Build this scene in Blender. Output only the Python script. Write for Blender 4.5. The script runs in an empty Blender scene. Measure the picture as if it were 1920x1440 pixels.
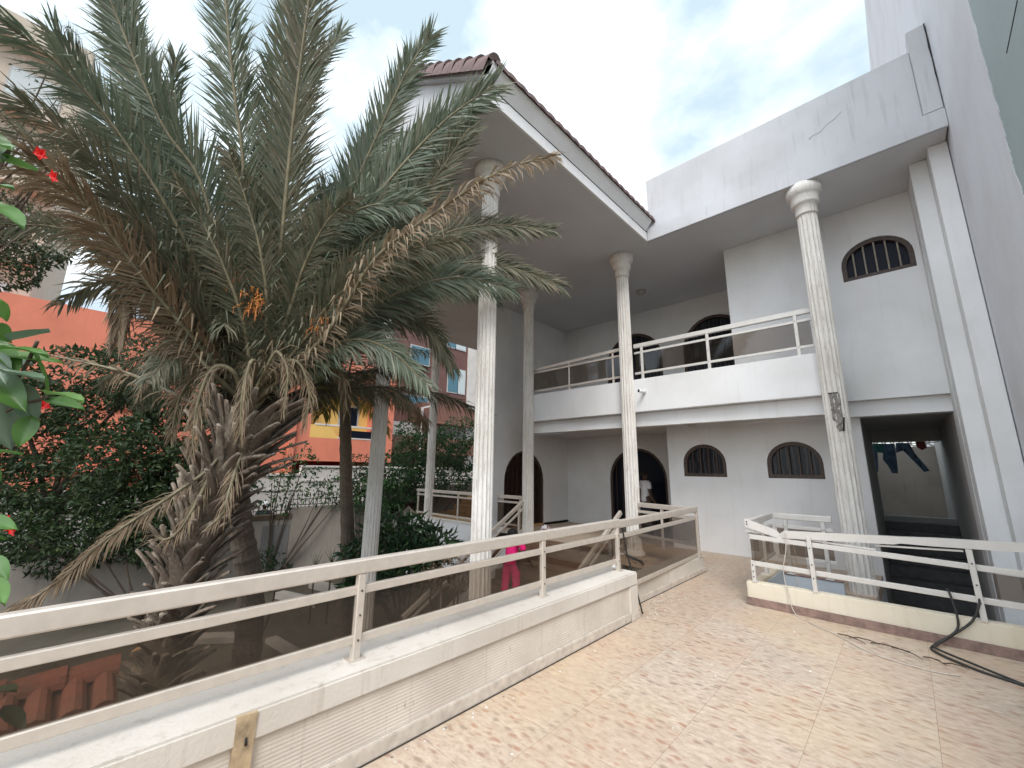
import bpy, bmesh, math, random
from mathutils import Vector, Matrix, noise, geometry
R = math.radians
sc = bpy.context.scene
C = sc.collection
rnd = random.Random(7)

# ---------------------------------------------------------------- camera
F_PX = 765.4
_a, _b, _c = R(43.52), R(11.79), R(0.725)
CF = Vector((-math.sin(_a)*math.cos(_b), math.cos(_a)*math.cos(_b), math.sin(_b)))
_r = CF.cross(Vector((0, 0, 1))).normalized(); _u = _r.cross(CF)
CR = _r*math.cos(_c) + _u*math.sin(_c); CU = _u*math.cos(_c) - _r*math.sin(_c)
cam = bpy.data.objects.new('camera', bpy.data.cameras.new('camera')); C.objects.link(cam)
cam.matrix_world = Matrix((CR, CU, -CF)).transposed().to_4x4()
cam.data.sensor_width = 36; cam.data.lens = 36*F_PX/1920
cam.data.clip_start = 0.05; cam.data.clip_end = 3000
sc.camera = cam
def at(x, y, d):            # a point of the place seen at photo pixel (x, y), d metres deep
    return (CR*((x-960)/F_PX) - CU*((y-720)/F_PX) + CF)*d

# ---------------------------------------------------------------- light
SUN_DIR = Vector((0.44, -0.52, 0.73)).normalized()
GLOW_DIR = Vector((-0.50, 0.36, 0.79)).normalized()      # thin bright cloud over the porch
w = bpy.data.worlds.new('World'); sc.world = w; w.use_nodes = True
nt = w.node_tree; nt.nodes.clear()
def N(t, **k):
    n = nt.nodes.new(t)
    for a, v in k.items(): setattr(n, a, v)
    return n
sky = N('ShaderNodeTexSky', sky_type='NISHITA', sun_disc=False)
sky.sun_elevation = math.asin(SUN_DIR.z); sky.sun_rotation = math.atan2(SUN_DIR.x, SUN_DIR.y)
sky.air_density = 1.2; sky.dust_density = 1.5
bg1 = N('ShaderNodeBackground'); bg1.inputs[1].default_value = 0.13
nt.links.new(sky.outputs[0], bg1.inputs[0])
tc = N('ShaderNodeTexCoord')
mp = N('ShaderNodeMapping'); mp.inputs['Scale'].default_value = (1, 1, 1.7); mp.inputs['Location'].default_value = (0.35, 1.15, 0.3)
nt.links.new(tc.outputs['Generated'], mp.inputs[0])
nz = N('ShaderNodeTexNoise'); nz.inputs['Scale'].default_value = 2.3; nz.inputs['Detail'].default_value = 9; nz.inputs['Roughness'].default_value = 0.52
nt.links.new(mp.outputs[0], nz.inputs['Vector'])
dot = N('ShaderNodeVectorMath', operation='DOT_PRODUCT'); dot.inputs[1].default_value = GLOW_DIR
nt.links.new(tc.outputs['Generated'], dot.inputs[0])
gl = N('ShaderNodeMapRange', interpolation_type='SMOOTHSTEP')
gl.inputs['From Min'].default_value = 0.55; gl.inputs['From Max'].default_value = 0.98; gl.inputs['To Max'].default_value = 1
nt.links.new(dot.outputs['Value'], gl.inputs['Value'])
ad = N('ShaderNodeMath', operation='MULTIPLY_ADD'); ad.inputs[1].default_value = 0.30
nt.links.new(gl.outputs[0], ad.inputs[0]); nt.links.new(nz.outputs[0], ad.inputs[2])
mk = N('ShaderNodeMapRange', interpolation_type='SMOOTHSTEP')
mk.inputs['From Min'].default_value = 0.42; mk.inputs['From Max'].default_value = 0.68
mk.inputs['To Min'].default_value = 0.30; mk.inputs['To Max'].default_value = 1.0
nt.links.new(ad.outputs[0], mk.inputs['Value'])
br = N('ShaderNodeMapRange'); br.inputs['From Max'].default_value = 1
br.inputs['To Min'].default_value = 0.0; br.inputs['To Max'].default_value = 0.75
nt.links.new(gl.outputs[0], br.inputs['Value'])
dot2 = N('ShaderNodeVectorMath', operation='DOT_PRODUCT'); dot2.inputs[1].default_value = Vector((-0.05, -0.86, 0.46)).normalized()
nt.links.new(tc.outputs['Generated'], dot2.inputs[0])
gl2 = N('ShaderNodeMapRange', interpolation_type='SMOOTHSTEP')  # unseen bright sky lobe behind the camera, added to fill the front walls
gl2.inputs['From Min'].default_value = 0.1; gl2.inputs['From Max'].default_value = 0.95; gl2.inputs['To Min'].default_value = 0.0; gl2.inputs['To Max'].default_value = 1.7
nt.links.new(dot2.outputs['Value'], gl2.inputs['Value'])
nb2 = N('ShaderNodeMapRange'); nb2.inputs['From Min'].default_value = 0.38; nb2.inputs['From Max'].default_value = 0.66; nb2.inputs['To Min'].default_value = 0.34; nb2.inputs['To Max'].default_value = 0.72
nt.links.new(nz.outputs[0], nb2.inputs['Value'])
s1 = N('ShaderNodeMath', operation='ADD'); nt.links.new(br.outputs[0], s1.inputs[0]); nt.links.new(gl2.outputs[0], s1.inputs[1])
s2 = N('ShaderNodeMath', operation='ADD'); nt.links.new(s1.outputs[0], s2.inputs[0]); nt.links.new(nb2.outputs[0], s2.inputs[1])
nzb = N('ShaderNodeTexNoise'); nzb.inputs['Scale'].default_value = 5; nzb.inputs['Detail'].default_value = 8; nzb.inputs['Roughness'].default_value = 0.55
nt.links.new(mp.outputs[0], nzb.inputs['Vector'])
acc = None                                       # breaks in the cloud where thinner bluish cloud shows
for px_, py_, lo, amp in ((1500, 190, .90, 1.0), (430, 60, .80, 1.0), (900, -500, .8, .5)):
    dd = N('ShaderNodeVectorMath', operation='DOT_PRODUCT'); dd.inputs[1].default_value = at(px_, py_, 1).normalized()
    nt.links.new(tc.outputs['Generated'], dd.inputs[0])
    mr = N('ShaderNodeMapRange', interpolation_type='SMOOTHSTEP'); mr.inputs['From Min'].default_value = lo; mr.inputs['From Max'].default_value = 1.0; mr.inputs['To Max'].default_value = amp
    nt.links.new(dd.outputs['Value'], mr.inputs['Value'])
    if acc is None: acc = mr.outputs[0]
    else:
        q_ = N('ShaderNodeMath', operation='ADD'); nt.links.new(acc, q_.inputs[0]); nt.links.new(mr.outputs[0], q_.inputs[1]); acc = q_.outputs[0]
nb3 = N('ShaderNodeMapRange'); nb3.inputs['From Min'].default_value = .28; nb3.inputs['From Max'].default_value = .74; nb3.inputs['To Min'].default_value = 1.15; nb3.inputs['To Max'].default_value = .35
nt.links.new(nzb.outputs[0], nb3.inputs['Value'])
brk = N('ShaderNodeMath', operation='MULTIPLY', use_clamp=True); nt.links.new(acc, brk.inputs[0]); nt.links.new(nb3.outputs[0], brk.inputs[1])
bg2 = N('ShaderNodeBackground'); bg2.inputs[0].default_value = (0.93, 0.97, 1.0, 1)
bg3 = N('ShaderNodeBackground'); bg3.inputs[0].default_value = (0.70, 0.88, 1.0, 1); bg3.inputs[1].default_value = 0.55
mx3 = N('ShaderNodeMixShader')
nt.links.new(s2.outputs[0], bg2.inputs[1])
mx = N('ShaderNodeMixShader'); out = N('ShaderNodeOutputWorld')
nt.links.new(mk.outputs[0], mx.inputs[0]); nt.links.new(bg1.outputs[0], mx.inputs[1]); nt.links.new(bg2.outputs[0], mx.inputs[2])
nt.links.new(mx.outputs[0], mx3.inputs[1]); nt.links.new(bg3.outputs[0], mx3.inputs[2]); nt.links.new(brk.outputs[0], mx3.inputs[0])
nt.links.new(mx3.outputs[0], out.inputs[0])
sd = bpy.data.lights.new('sun', 'SUN'); sd.energy = 1.15; sd.angle = R(22); sd.color = (1.0, 0.965, 0.92)
so = bpy.data.objects.new('sun', sd); C.objects.link(so)
so.rotation_euler = SUN_DIR.to_track_quat('Z', 'Y').to_euler()
vs = sc.view_settings; vs.view_transform = 'Standard'; vs.look = 'None'; vs.gamma = 1; vs.exposure = 0.83
sc.render.film_transparent = False
sc.cycles.max_bounces = 7; sc.cycles.transparent_max_bounces = 12; sc.cycles.diffuse_bounces = 6
sc.cycles.caustics_reflective = False; sc.cycles.caustics_refractive = False

# ---------------------------------------------------------------- materials
MATS = {}
class G:                     # tiny node-graph helper
    def __init__(s, name):
        s.m = bpy.data.materials.new(name); s.m.use_nodes = True; s.t = s.m.node_tree
        s.b = s.t.nodes['Principled BSDF']; s.o = s.t.nodes['Material Output']
        MATS[name] = s.m
    def n(s, t, ins=None, **k):
        n = s.t.nodes.new(t)
        for a, v in k.items(): setattr(n, a, v)
        for a, v in (ins or {}).items():
            if isinstance(v, bpy.types.NodeSocket): s.t.links.new(v, n.inputs[a])
            else: n.inputs[a].default_value = v
        return n
    def obj(s, scale=(1, 1, 1)):
        c = s.n('ShaderNodeTexCoord')
        return s.n('ShaderNodeMapping', {'Vector': c.outputs['Object'], 'Scale': scale}).outputs[0]
    def noise(s, vec, scale, detail=4, rough=.55):
        return s.n('ShaderNodeTexNoise', {'Vector': vec, 'Scale': scale, 'Detail': detail, 'Roughness': rough}).outputs[0]
    def rng(s, v, a, b, c=0., d=1.):
        return s.n('ShaderNodeMapRange', {'Value': v, 'From Min': a, 'From Max': b, 'To Min': c, 'To Max': d}).outputs[0]
    def mix(s, f, a, b, mode='MIX'):
        n = s.n('ShaderNodeMix', data_type='RGBA', blend_type=mode)
        for i, v in ((0, f), (6, a), (7, b)):
            if isinstance(v, bpy.types.NodeSocket): s.t.links.new(v, n.inputs[i])
            else: n.inputs[i].default_value = v if i == 0 else (*v, 1)[:4]
        return n.outputs[2]
    def math(s, op, a, b=0.):
        n = s.n('ShaderNodeMath', operation=op)
        for i, v in ((0, a), (1, b)):
            if isinstance(v, bpy.types.NodeSocket): s.t.links.new(v, n.inputs[i])
            else: n.inputs[i].default_value = v
        return n.outputs[0]
    def col(s, v):
        if isinstance(v, bpy.types.NodeSocket): s.t.links.new(v, s.b.inputs['Base Color'])
        else: s.b.inputs['Base Color'].default_value = (*v, 1)
    def bump(s, h, strength=.3, dist=.01):
        b = s.n('ShaderNodeBump', {'Height': h, 'Strength': strength, 'Distance': dist})
        s.t.links.new(b.outputs[0], s.b.inputs['Normal'])
    def set(s, rough=.6, metal=0., spec=.5):
        s.b.inputs['Roughness'].default_value = rough; s.b.inputs['Metallic'].default_value = metal
        s.b.inputs['Specular IOR Level'].default_value = spec
        return s

def stucco(name, base, dirt, streak=.5, patch=.4, rough=.85, fine=90, bstr=.25):
    g = G(name); v = g.obj(); vz = g.obj((5, 5, .35))
    big = g.rng(g.noise(v, .9, 6), .42, .72)
    st = g.rng(g.noise(vz, 2.6, 6, .6), .56, .80)
    sm = g.rng(g.noise(v, 26, 6, .75), .60, .78)
    c = g.mix(g.math('MULTIPLY', big, patch), base, dirt)
    c = g.mix(g.math('MULTIPLY', st, streak), c, dirt)
    c = g.mix(g.math('MULTIPLY', sm, .45*streak+.1), c, tuple(x*.6 for x in dirt))
    g.col(c); g.set(rough, spec=.25)
    g.bump(g.math('ADD', g.noise(v, fine, 4), g.math('MULTIPLY', g.noise(v, 5, 3), 1.5)), bstr, .006)
    return g
def column_paint():
    g = G('column_paint'); v = g.obj(); vz = g.obj((14, 14, 1.1))
    c = g.mix(g.rng(g.noise(v, 1.3, 6), .40, .7), (.72, .70, .66), (.58, .55, .50))
    c = g.mix(g.math('MULTIPLY', g.rng(g.noise(vz, 3.2, 7, .72), .53, .66), .75), c, (.33, .28, .24))
    c = g.mix(g.math('MULTIPLY', g.rng(g.noise(g.obj((9, 9, 2.2)), 9, 5, .75), .60, .68), .8), c, (.17, .155, .14))
    g.col(c); g.set(.85, spec=.2); g.bump(g.noise(g.obj((3, 3, 1)), 30, 5, .7), .5, .006)
column_paint()
stucco('white_wall', (.755, .76, .765), (.585, .58, .56), .42, .6)
stucco('upper_band', (.52, .53, .55), (.36, .36, .36), .8, .6)
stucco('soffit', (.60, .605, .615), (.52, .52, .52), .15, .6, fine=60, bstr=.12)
stucco('cream_plaster', (.68, .645, .59), (.40, .35, .29), .75, .5, fine=60, bstr=.4)
stucco('pit_plaster', (.70, .645, .53), (.50, .41, .28), .5, .8, fine=50)
stucco('pit_paint', (.58, .63, .68), (.45, .48, .50), .3, .4)
stucco('fence_plaster', (.36, .33, .29), (.22, .20, .17), .8, .8)
stucco('fence_gray', (.22, .22, .22), (.16, .16, .155), .4, .6)
stucco('orange_paint', (.66, .22, .14), (.50, .17, .11), .5, .7)
stucco('yellow_paint', (.74, .48, .15), (.62, .36, .08), .25, .4)
stucco('street_white', (.60, .57, .53), (.42, .39, .35), .6, .6)
stucco('beige_paint', (.52, .46, .38), (.40, .35, .28), .4, .5)
stucco('maroon', (.17, .02, .02), (.12, .02, .02), .2, .4)
stucco('neighbour_white', (.66, .68, .72), (.50, .50, .50), .5, .5)
stucco('neighbour_teal', (.36, .43, .44), (.30, .36, .37), .2, .5, fine=30, bstr=.5)
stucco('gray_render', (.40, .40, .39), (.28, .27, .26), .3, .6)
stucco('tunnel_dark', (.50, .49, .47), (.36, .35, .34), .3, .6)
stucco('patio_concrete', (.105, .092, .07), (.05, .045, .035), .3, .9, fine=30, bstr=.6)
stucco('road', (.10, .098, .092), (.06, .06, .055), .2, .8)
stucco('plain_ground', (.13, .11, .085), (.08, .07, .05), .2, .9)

def ribbed():
    g = G('ribbed_tile'); v = g.obj()
    sep = g.n('ShaderNodeSeparateXYZ', {'Vector': v})
    wv = g.math('SINE', g.math('MULTIPLY', sep.outputs[2], 330.))
    wy = g.math('SINE', g.math('MULTIPLY', sep.outputs[1], 9.9))
    j = g.rng(wy, .995, 1.0)
    c = g.mix(g.rng(g.noise(v, 2.2, 6), .4, .7), (.70, .65, .585), (.56, .505, .45))
    c = g.mix(g.math('MULTIPLY', g.rng(wv, -1, .2, .5, 0), .35), c, (.50, .45, .39))  # rib shading put into the colour: troughs painted darker
    c = g.mix(g.math('MULTIPLY', j, .25), c, (.4, .37, .33))
    c = g.mix(g.rng(g.noise(g.obj((6, 6, 1)), 9, 5, .7), .60, .75), c, (.33, .30, .26))
    g.col(c); g.set(.7); g.bump(wv, .25, .003)
ribbed()

def floor_tiles():
    g = G('terrace_tiles'); v = g.obj()
    vo = g.n('ShaderNodeTexCoord').outputs['Object']
    # tile cells, one random tint and pattern shift per tile
    T = .585
    cell = g.n('ShaderNodeVectorMath', {0: g.n('ShaderNodeMapping', {'Vector': vo, 'Location': (1.24/T, -1.72/T, 0), 'Scale': (1/T, 1/T, 1)}).outputs[0]}, operation='FLOOR').outputs[0]
    wn = g.n('ShaderNodeTexWhiteNoise', {'Vector': cell})
    sh = g.n('ShaderNodeVectorMath', {0: wn.outputs['Color']}, operation='SCALE'); sh.inputs[3].default_value = 37.
    pos = g.n('ShaderNodeVectorMath', {0: vo, 1: sh.outputs[0]}, operation='ADD').outputs[0]
    warp = g.n('ShaderNodeTexNoise', {'Vector': pos, 'Scale': 7, 'Detail': 2})
    wp = g.n('ShaderNodeVectorMath', {0: warp.outputs[1], 1: (.5, .5, .5)}, operation='SUBTRACT').outputs[0]
    ws = g.n('ShaderNodeVectorMath', {0: wp}, operation='SCALE'); ws.inputs[3].default_value = .09
    p2 = g.n('ShaderNodeVectorMath', {0: pos, 1: ws.outputs[0]}, operation='ADD').outputs[0]
    ms = g.n('ShaderNodeMapping', {'Vector': p2, 'Rotation': (0, 0, R(12)), 'Scale': (1.0, 2.2, 1)}).outputs[0]
    vor = g.n('ShaderNodeTexVoronoi', {'Vector': ms, 'Scale': 9, 'Randomness': 1.}, feature='F1')
    chip = g.rng(vor.outputs['Distance'], .16, .44, 1, 0)
    vor2 = g.n('ShaderNodeTexVoronoi', {'Vector': ms, 'Scale': 17, 'Randomness': 1.}, feature='F1')
    chip2 = g.rng(vor2.outputs['Distance'], .15, .40, 1, 0)
    sepc = g.n('ShaderNodeSeparateColor', {'Color': vor.outputs['Color']})
    sepd = g.n('ShaderNodeSeparateColor', {'Color': vor2.outputs['Color']})
    keep = g.rng(sepc.outputs[0], .18, .45); keep2 = g.rng(sepd.outputs[0], .4, .6)
    base = g.mix(g.rng(g.noise(g.obj((1, 2.0, 1)), 13, 6, .72), .34, .70), (.63, .54, .435), (.40, .315, .245))
    chipc = g.mix(sepc.outputs[1], (.40, .21, .14), (.28, .24, .20))
    c = g.mix(g.math('MULTIPLY', g.math('MULTIPLY', chip, keep), .95), base, chipc)
    c = g.mix(g.math('MULTIPLY', g.math('MULTIPLY', chip2, keep2), .6), c, (.38, .24, .18))
    # worn yellow / grey areas further out
    yl = g.rng(g.noise(v, .55, 3), .50, .66)
    c = g.mix(g.math('MULTIPLY', yl, .34), c, (.62, .48, .28))
    gy = g.rng(g.noise(g.obj((1, 1, 1)), 1.3, 5), .50, .75)
    c = g.mix(g.math('MULTIPLY', gy, .35), c, (.36, .34, .30))
    c = g.mix(g.math('MULTIPLY', wn.outputs['Value'], .28), c, (.50, .32, .22))
    br = g.n('ShaderNodeTexBrick', {'Vector': g.n('ShaderNodeMapping', {'Vector': vo, 'Location': (1.24, -1.72, 0)}).outputs[0],
             'Scale': 1., 'Mortar Size': .0022, 'Mortar Smooth': .3, 'Brick Width': T, 'Row Height': T, 'Color1': (0, 0, 0, 1), 'Color2': (0, 0, 0, 1), 'Mortar': (1, 1, 1, 1)})
    br.offset = 0; br.squash = 1
    jm = g.n('ShaderNodeRGBToBW', {'Color': br.outputs[0]}).outputs[0]
    c = g.mix(g.math('MULTIPLY', jm, .45), c, (.20, .11, .07))
    sp = g.rng(g.noise(v, 60, 3, .6), .70, .74)
    c = g.mix(g.math('MULTIPLY', sp, .5), c, (.22, .18, .14))
    g.col(c); g.set(.5, spec=.4)
    g.bump(g.math('SUBTRACT', g.math('MULTIPLY', g.noise(v, 40, 3), .15), jm), .3, .002)
floor_tiles()

def simple(name, c, rough=.5, metal=0., spec=.5, var=.0, scale=20):
    g = G(name)
    if var:
        v = g.obj(); f = g.rng(g.noise(v, scale, 5, .6), .35, .7)
        g.col(g.mix(f, c, tuple(x*(1-var) for x in c))); g.bump(g.noise(v, scale*3, 3), .15, .003)
    else: g.col(c)
    g.set(rough, metal, spec); return g
simple('aluminium', (.66, .60, .53), .45, .35, .5, .12, 14)
simple('rail_white', (.62, .60, .565), .45, .1, .5, .08, 9)
simple('screw', (.08, .07, .06), .6, .5)
simple('dark_wood', (.035, .018, .014), .45, 0, .4, .4, 12)
simple('frame_brown', (.085, .055, .042), .5, 0, .4, .5, 25)
simple('dark_glass', (.006, .008, .016), .35, 0, .12)
simple('curtain', (.05, .052, .06), .8, 0, .2, .4, 8)
def curtained():
    g = G('curtained_glass'); v = g.obj(); sp_ = g.n('ShaderNodeSeparateXYZ', {'Vector': v})
    wv = g.math('SINE', g.math('ADD', g.math('MULTIPLY', sp_.outputs[0], 62.), g.math('MULTIPLY', g.noise(v, 3, 3), 9.)))
    g.col(g.mix(g.rng(wv, .2, 1.), (.008, .009, .014), (.045, .046, .055))); g.set(.3, spec=.25)
curtained()
simple('window_bar', (.35, .31, .25), .6, .2, .4, .5, 40)
simple('lamp_glass', (.45, .43, .39), .3, 0, .5, .3, 30)
simple('pipe_white', (.75, .76, .76), .4)
simple('black', (.012, .012, .012), .7)
simple('cable_black', (.03, .03, .03), .6)
simple('cable_white', (.60, .56, .50), .6, var=.3, scale=30)
simple('raw_concrete', (.30, .28, .26), .95, var=.5, scale=45)
simple('wood_piece', (.50, .38, .24), .8, var=.55, scale=14)
simple('stair_tile', (.20, .12, .075), .45, var=.35, scale=7)
simple('tan_tile', (.52, .32, .14), .5, var=.3, scale=6)
simple('dark_step', (.09, .088, .088), .6, var=.4, scale=10)
simple('skirting', (.66, .60, .53), .7, var=.3, scale=12)
simple('red_skirting', (.30, .20, .17), .6, var=.5, scale=16)
simple('iron', (.02, .019, .018), .7)
simple('pane_blue', (.07, .17, .22), .15, 0, .7)
simple('pane_pale', (.50, .56, .56), .3, 0, .5)
simple('window_frame_white', (.42, .42, .41), .5)
simple('pink_cloth', (.85, .010, .19), .8, var=.3, scale=14)
simple('skin', (.075, .036, .022), .5)
simple('hair', (.008, .007, .007), .8)
simple('white_cloth', (.75, .75, .78), .8, var=.15)
simple('dark_cloth', (.03, .035, .05), .85)
simple('denim', (.10, .17, .26), .9, var=.5, scale=9)
simple('teal_cloth', (.05, .17, .17), .9, var=.4, scale=9)
simple('maroon_cloth', (.25, .05, .05), .9, var=.4)
simple('bark', (.16, .125, .09), .9, var=.5, scale=30)
def stubs():
    g = G('dry_stub'); v = g.obj(); n_ = g.noise(g.obj((1, 1, .22)), 26, 6, .7)
    c = g.mix(g.rng(n_, .34, .66), (.42, .355, .285), (.12, .095, .07)); c = g.mix(g.rng(g.noise(v, 3, 4), .42, .65), c, (.17, .13, .10))
    g.col(c); g.set(.9, spec=.2); g.bump(n_, .8, .02)
stubs()
simple('petiole', (.23, .20, .12), .6, var=.5, scale=9)
simple('twig', (.10, .075, .055), .9)
simple('bark_grey', (.10, .075, .055), .9, var=.4, scale=18)
simple('fruit_orange', (.62, .26, .04), .6, var=.4, scale=40)
simple('fruit_stalk', (.55, .17, .04), .6, var=.3, scale=20)
simple('flower_red', (.80, .012, .01), .5)
simple('paper', (.72, .70, .65), .9, var=.2, scale=30)

def roof_tile(name, a, b):
    g = G(name); v = g.obj()
    c = g.mix(g.rng(g.noise(v, 3, 6, .6), .35, .7), a, b)
    c = g.mix(g.rng(g.noise(v, 24, 5, .7), .55, .75), c, tuple(x*.55 for x in b))
    g.col(c); g.set(.85, spec=.2); g.bump(g.noise(v, 60, 4), .3, .006)
roof_tile('clay_mauve', (.22, .155, .15), (.14, .11, .11))
roof_tile('clay_red', (.27, .10, .065), (.16, .085, .06))
def brick_brown():
    g = G('brown_cladding'); v = g.obj()
    br = g.n('ShaderNodeTexBrick', {'Vector': g.n('ShaderNodeMapping', {'Vector': v, 'Rotation': (R(90), 0, R(90))}).outputs[0], 'Scale': 1., 'Mortar Size': .02, 'Brick Width': 1.0, 'Row Height': .5,
        'Color1': (.23, .105, .07, 1), 'Color2': (.19, .085, .06, 1), 'Mortar': (.13, .06, .05, 1)})
    g.col(g.mix(g.rng(g.noise(v, 1.5, 4), .4, .7, 0, .4), br.outputs[0], (.16, .09, .07))); g.set(.6)
brick_brown()

def leafmat(name, cols, trans=.3, rough=.55, spec=.35, noise_scale=3.):
    g = G(name)
    geo = g.n('ShaderNodeNewGeometry')
    cr = g.n('ShaderNodeValToRGB', {'Fac': geo.outputs['Random Per Island']})
    e = cr.color_ramp.elements
    while len(e) < len(cols): e.new(.5)
    for i, c in enumerate(cols): e[i].position = i/(len(cols)-1); e[i].color = (*c, 1)
    v = g.obj(); f = g.rng(g.noise(v, noise_scale, 3), .35, .65)
    c = g.mix(g.math('MULTIPLY', f, .45), cr.outputs[0], cols[0])
    g.col(c); g.set(rough, spec=spec)
    tr = g.n('ShaderNodeBsdfTranslucent', {'Color': c})
    ms = g.n('ShaderNodeMixShader', {0: trans, 1: g.b.outputs[0], 2: tr.outputs[0]})
    g.t.links.new(ms.outputs[0], g.o.inputs[0])
leafmat('frond_green', [(.095, .13, .085), (.135, .175, .11), (.18, .215, .15), (.235, .22, .15)], .3, .45, .5)
leafmat('frond_mixed', [(.09, .115, .07), (.19, .16, .11), (.14, .16, .105), (.30, .245, .17)], .3)
leafmat('frond_dry', [(.16, .115, .07), (.28, .205, .13), (.20, .15, .095), (.38, .30, .20)], .2)
leafmat('frond_yellow', [(.13, .16, .05), (.36, .29, .07), (.24, .25, .06), (.50, .33, .07)], .45)
leafmat('leaf_dark', [(.022, .042, .018), (.045, .075, .028), (.03, .055, .022), (.08, .12, .04)], .3, .45)
leafmat('leaf_bush', [(.02, .055, .022), (.035, .09, .03), (.05, .12, .04), (.10, .20, .06)], .25, .4)
leafmat('leaf_mango', [(.025, .06, .028), (.05, .10, .04), (.04, .085, .035), (.12, .22, .07)], .2, .35, .5)
leafmat('leaf_hibiscus', [(.06, .13, .03), (.09, .22, .035), (.13, .28, .08), (.16, .30, .06)], .35, .4, .5, 6.)
leafmat('leaf_pale', [(.10, .17, .10), (.14, .20, .14), (.09, .15, .08)], .25, .4, .5, 6.)

def glass(name, tint, alpha):
    g = G(name)
    tr = g.n('ShaderNodeBsdfTransparent', {'Color': (*tint, 1)})
    gl = g.n('ShaderNodeBsdfGlossy', {'Color': (1, 1, 1, 1), 'Roughness': .02})
    fr = g.n('ShaderNodeFresnel', {'IOR': 1.45})
    df = g.n('ShaderNodeBsdfDiffuse', {'Color': (.30, .25, .20, 1)})
    d = g.n('ShaderNodeMixShader', {0: g.rng(g.noise(g.obj(), 5, 6, .7), .3, .8, alpha*.3, alpha), 1: tr.outputs[0], 2: df.outputs[0]})
    bf = g.math('SUBTRACT', 1., g.n('ShaderNodeNewGeometry').outputs['Backfacing'])
    m = g.n('ShaderNodeMixShader', {0: g.math('MULTIPLY', fr.outputs[0], bf), 1: d.outputs[0], 2: gl.outputs[0]})
    g.t.links.new(m.outputs[0], g.o.inputs[0])
glass('smoked_glass', (.585, .54, .50), .04)
glass('clear_smoked', (.78, .74, .70), .03)

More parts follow.
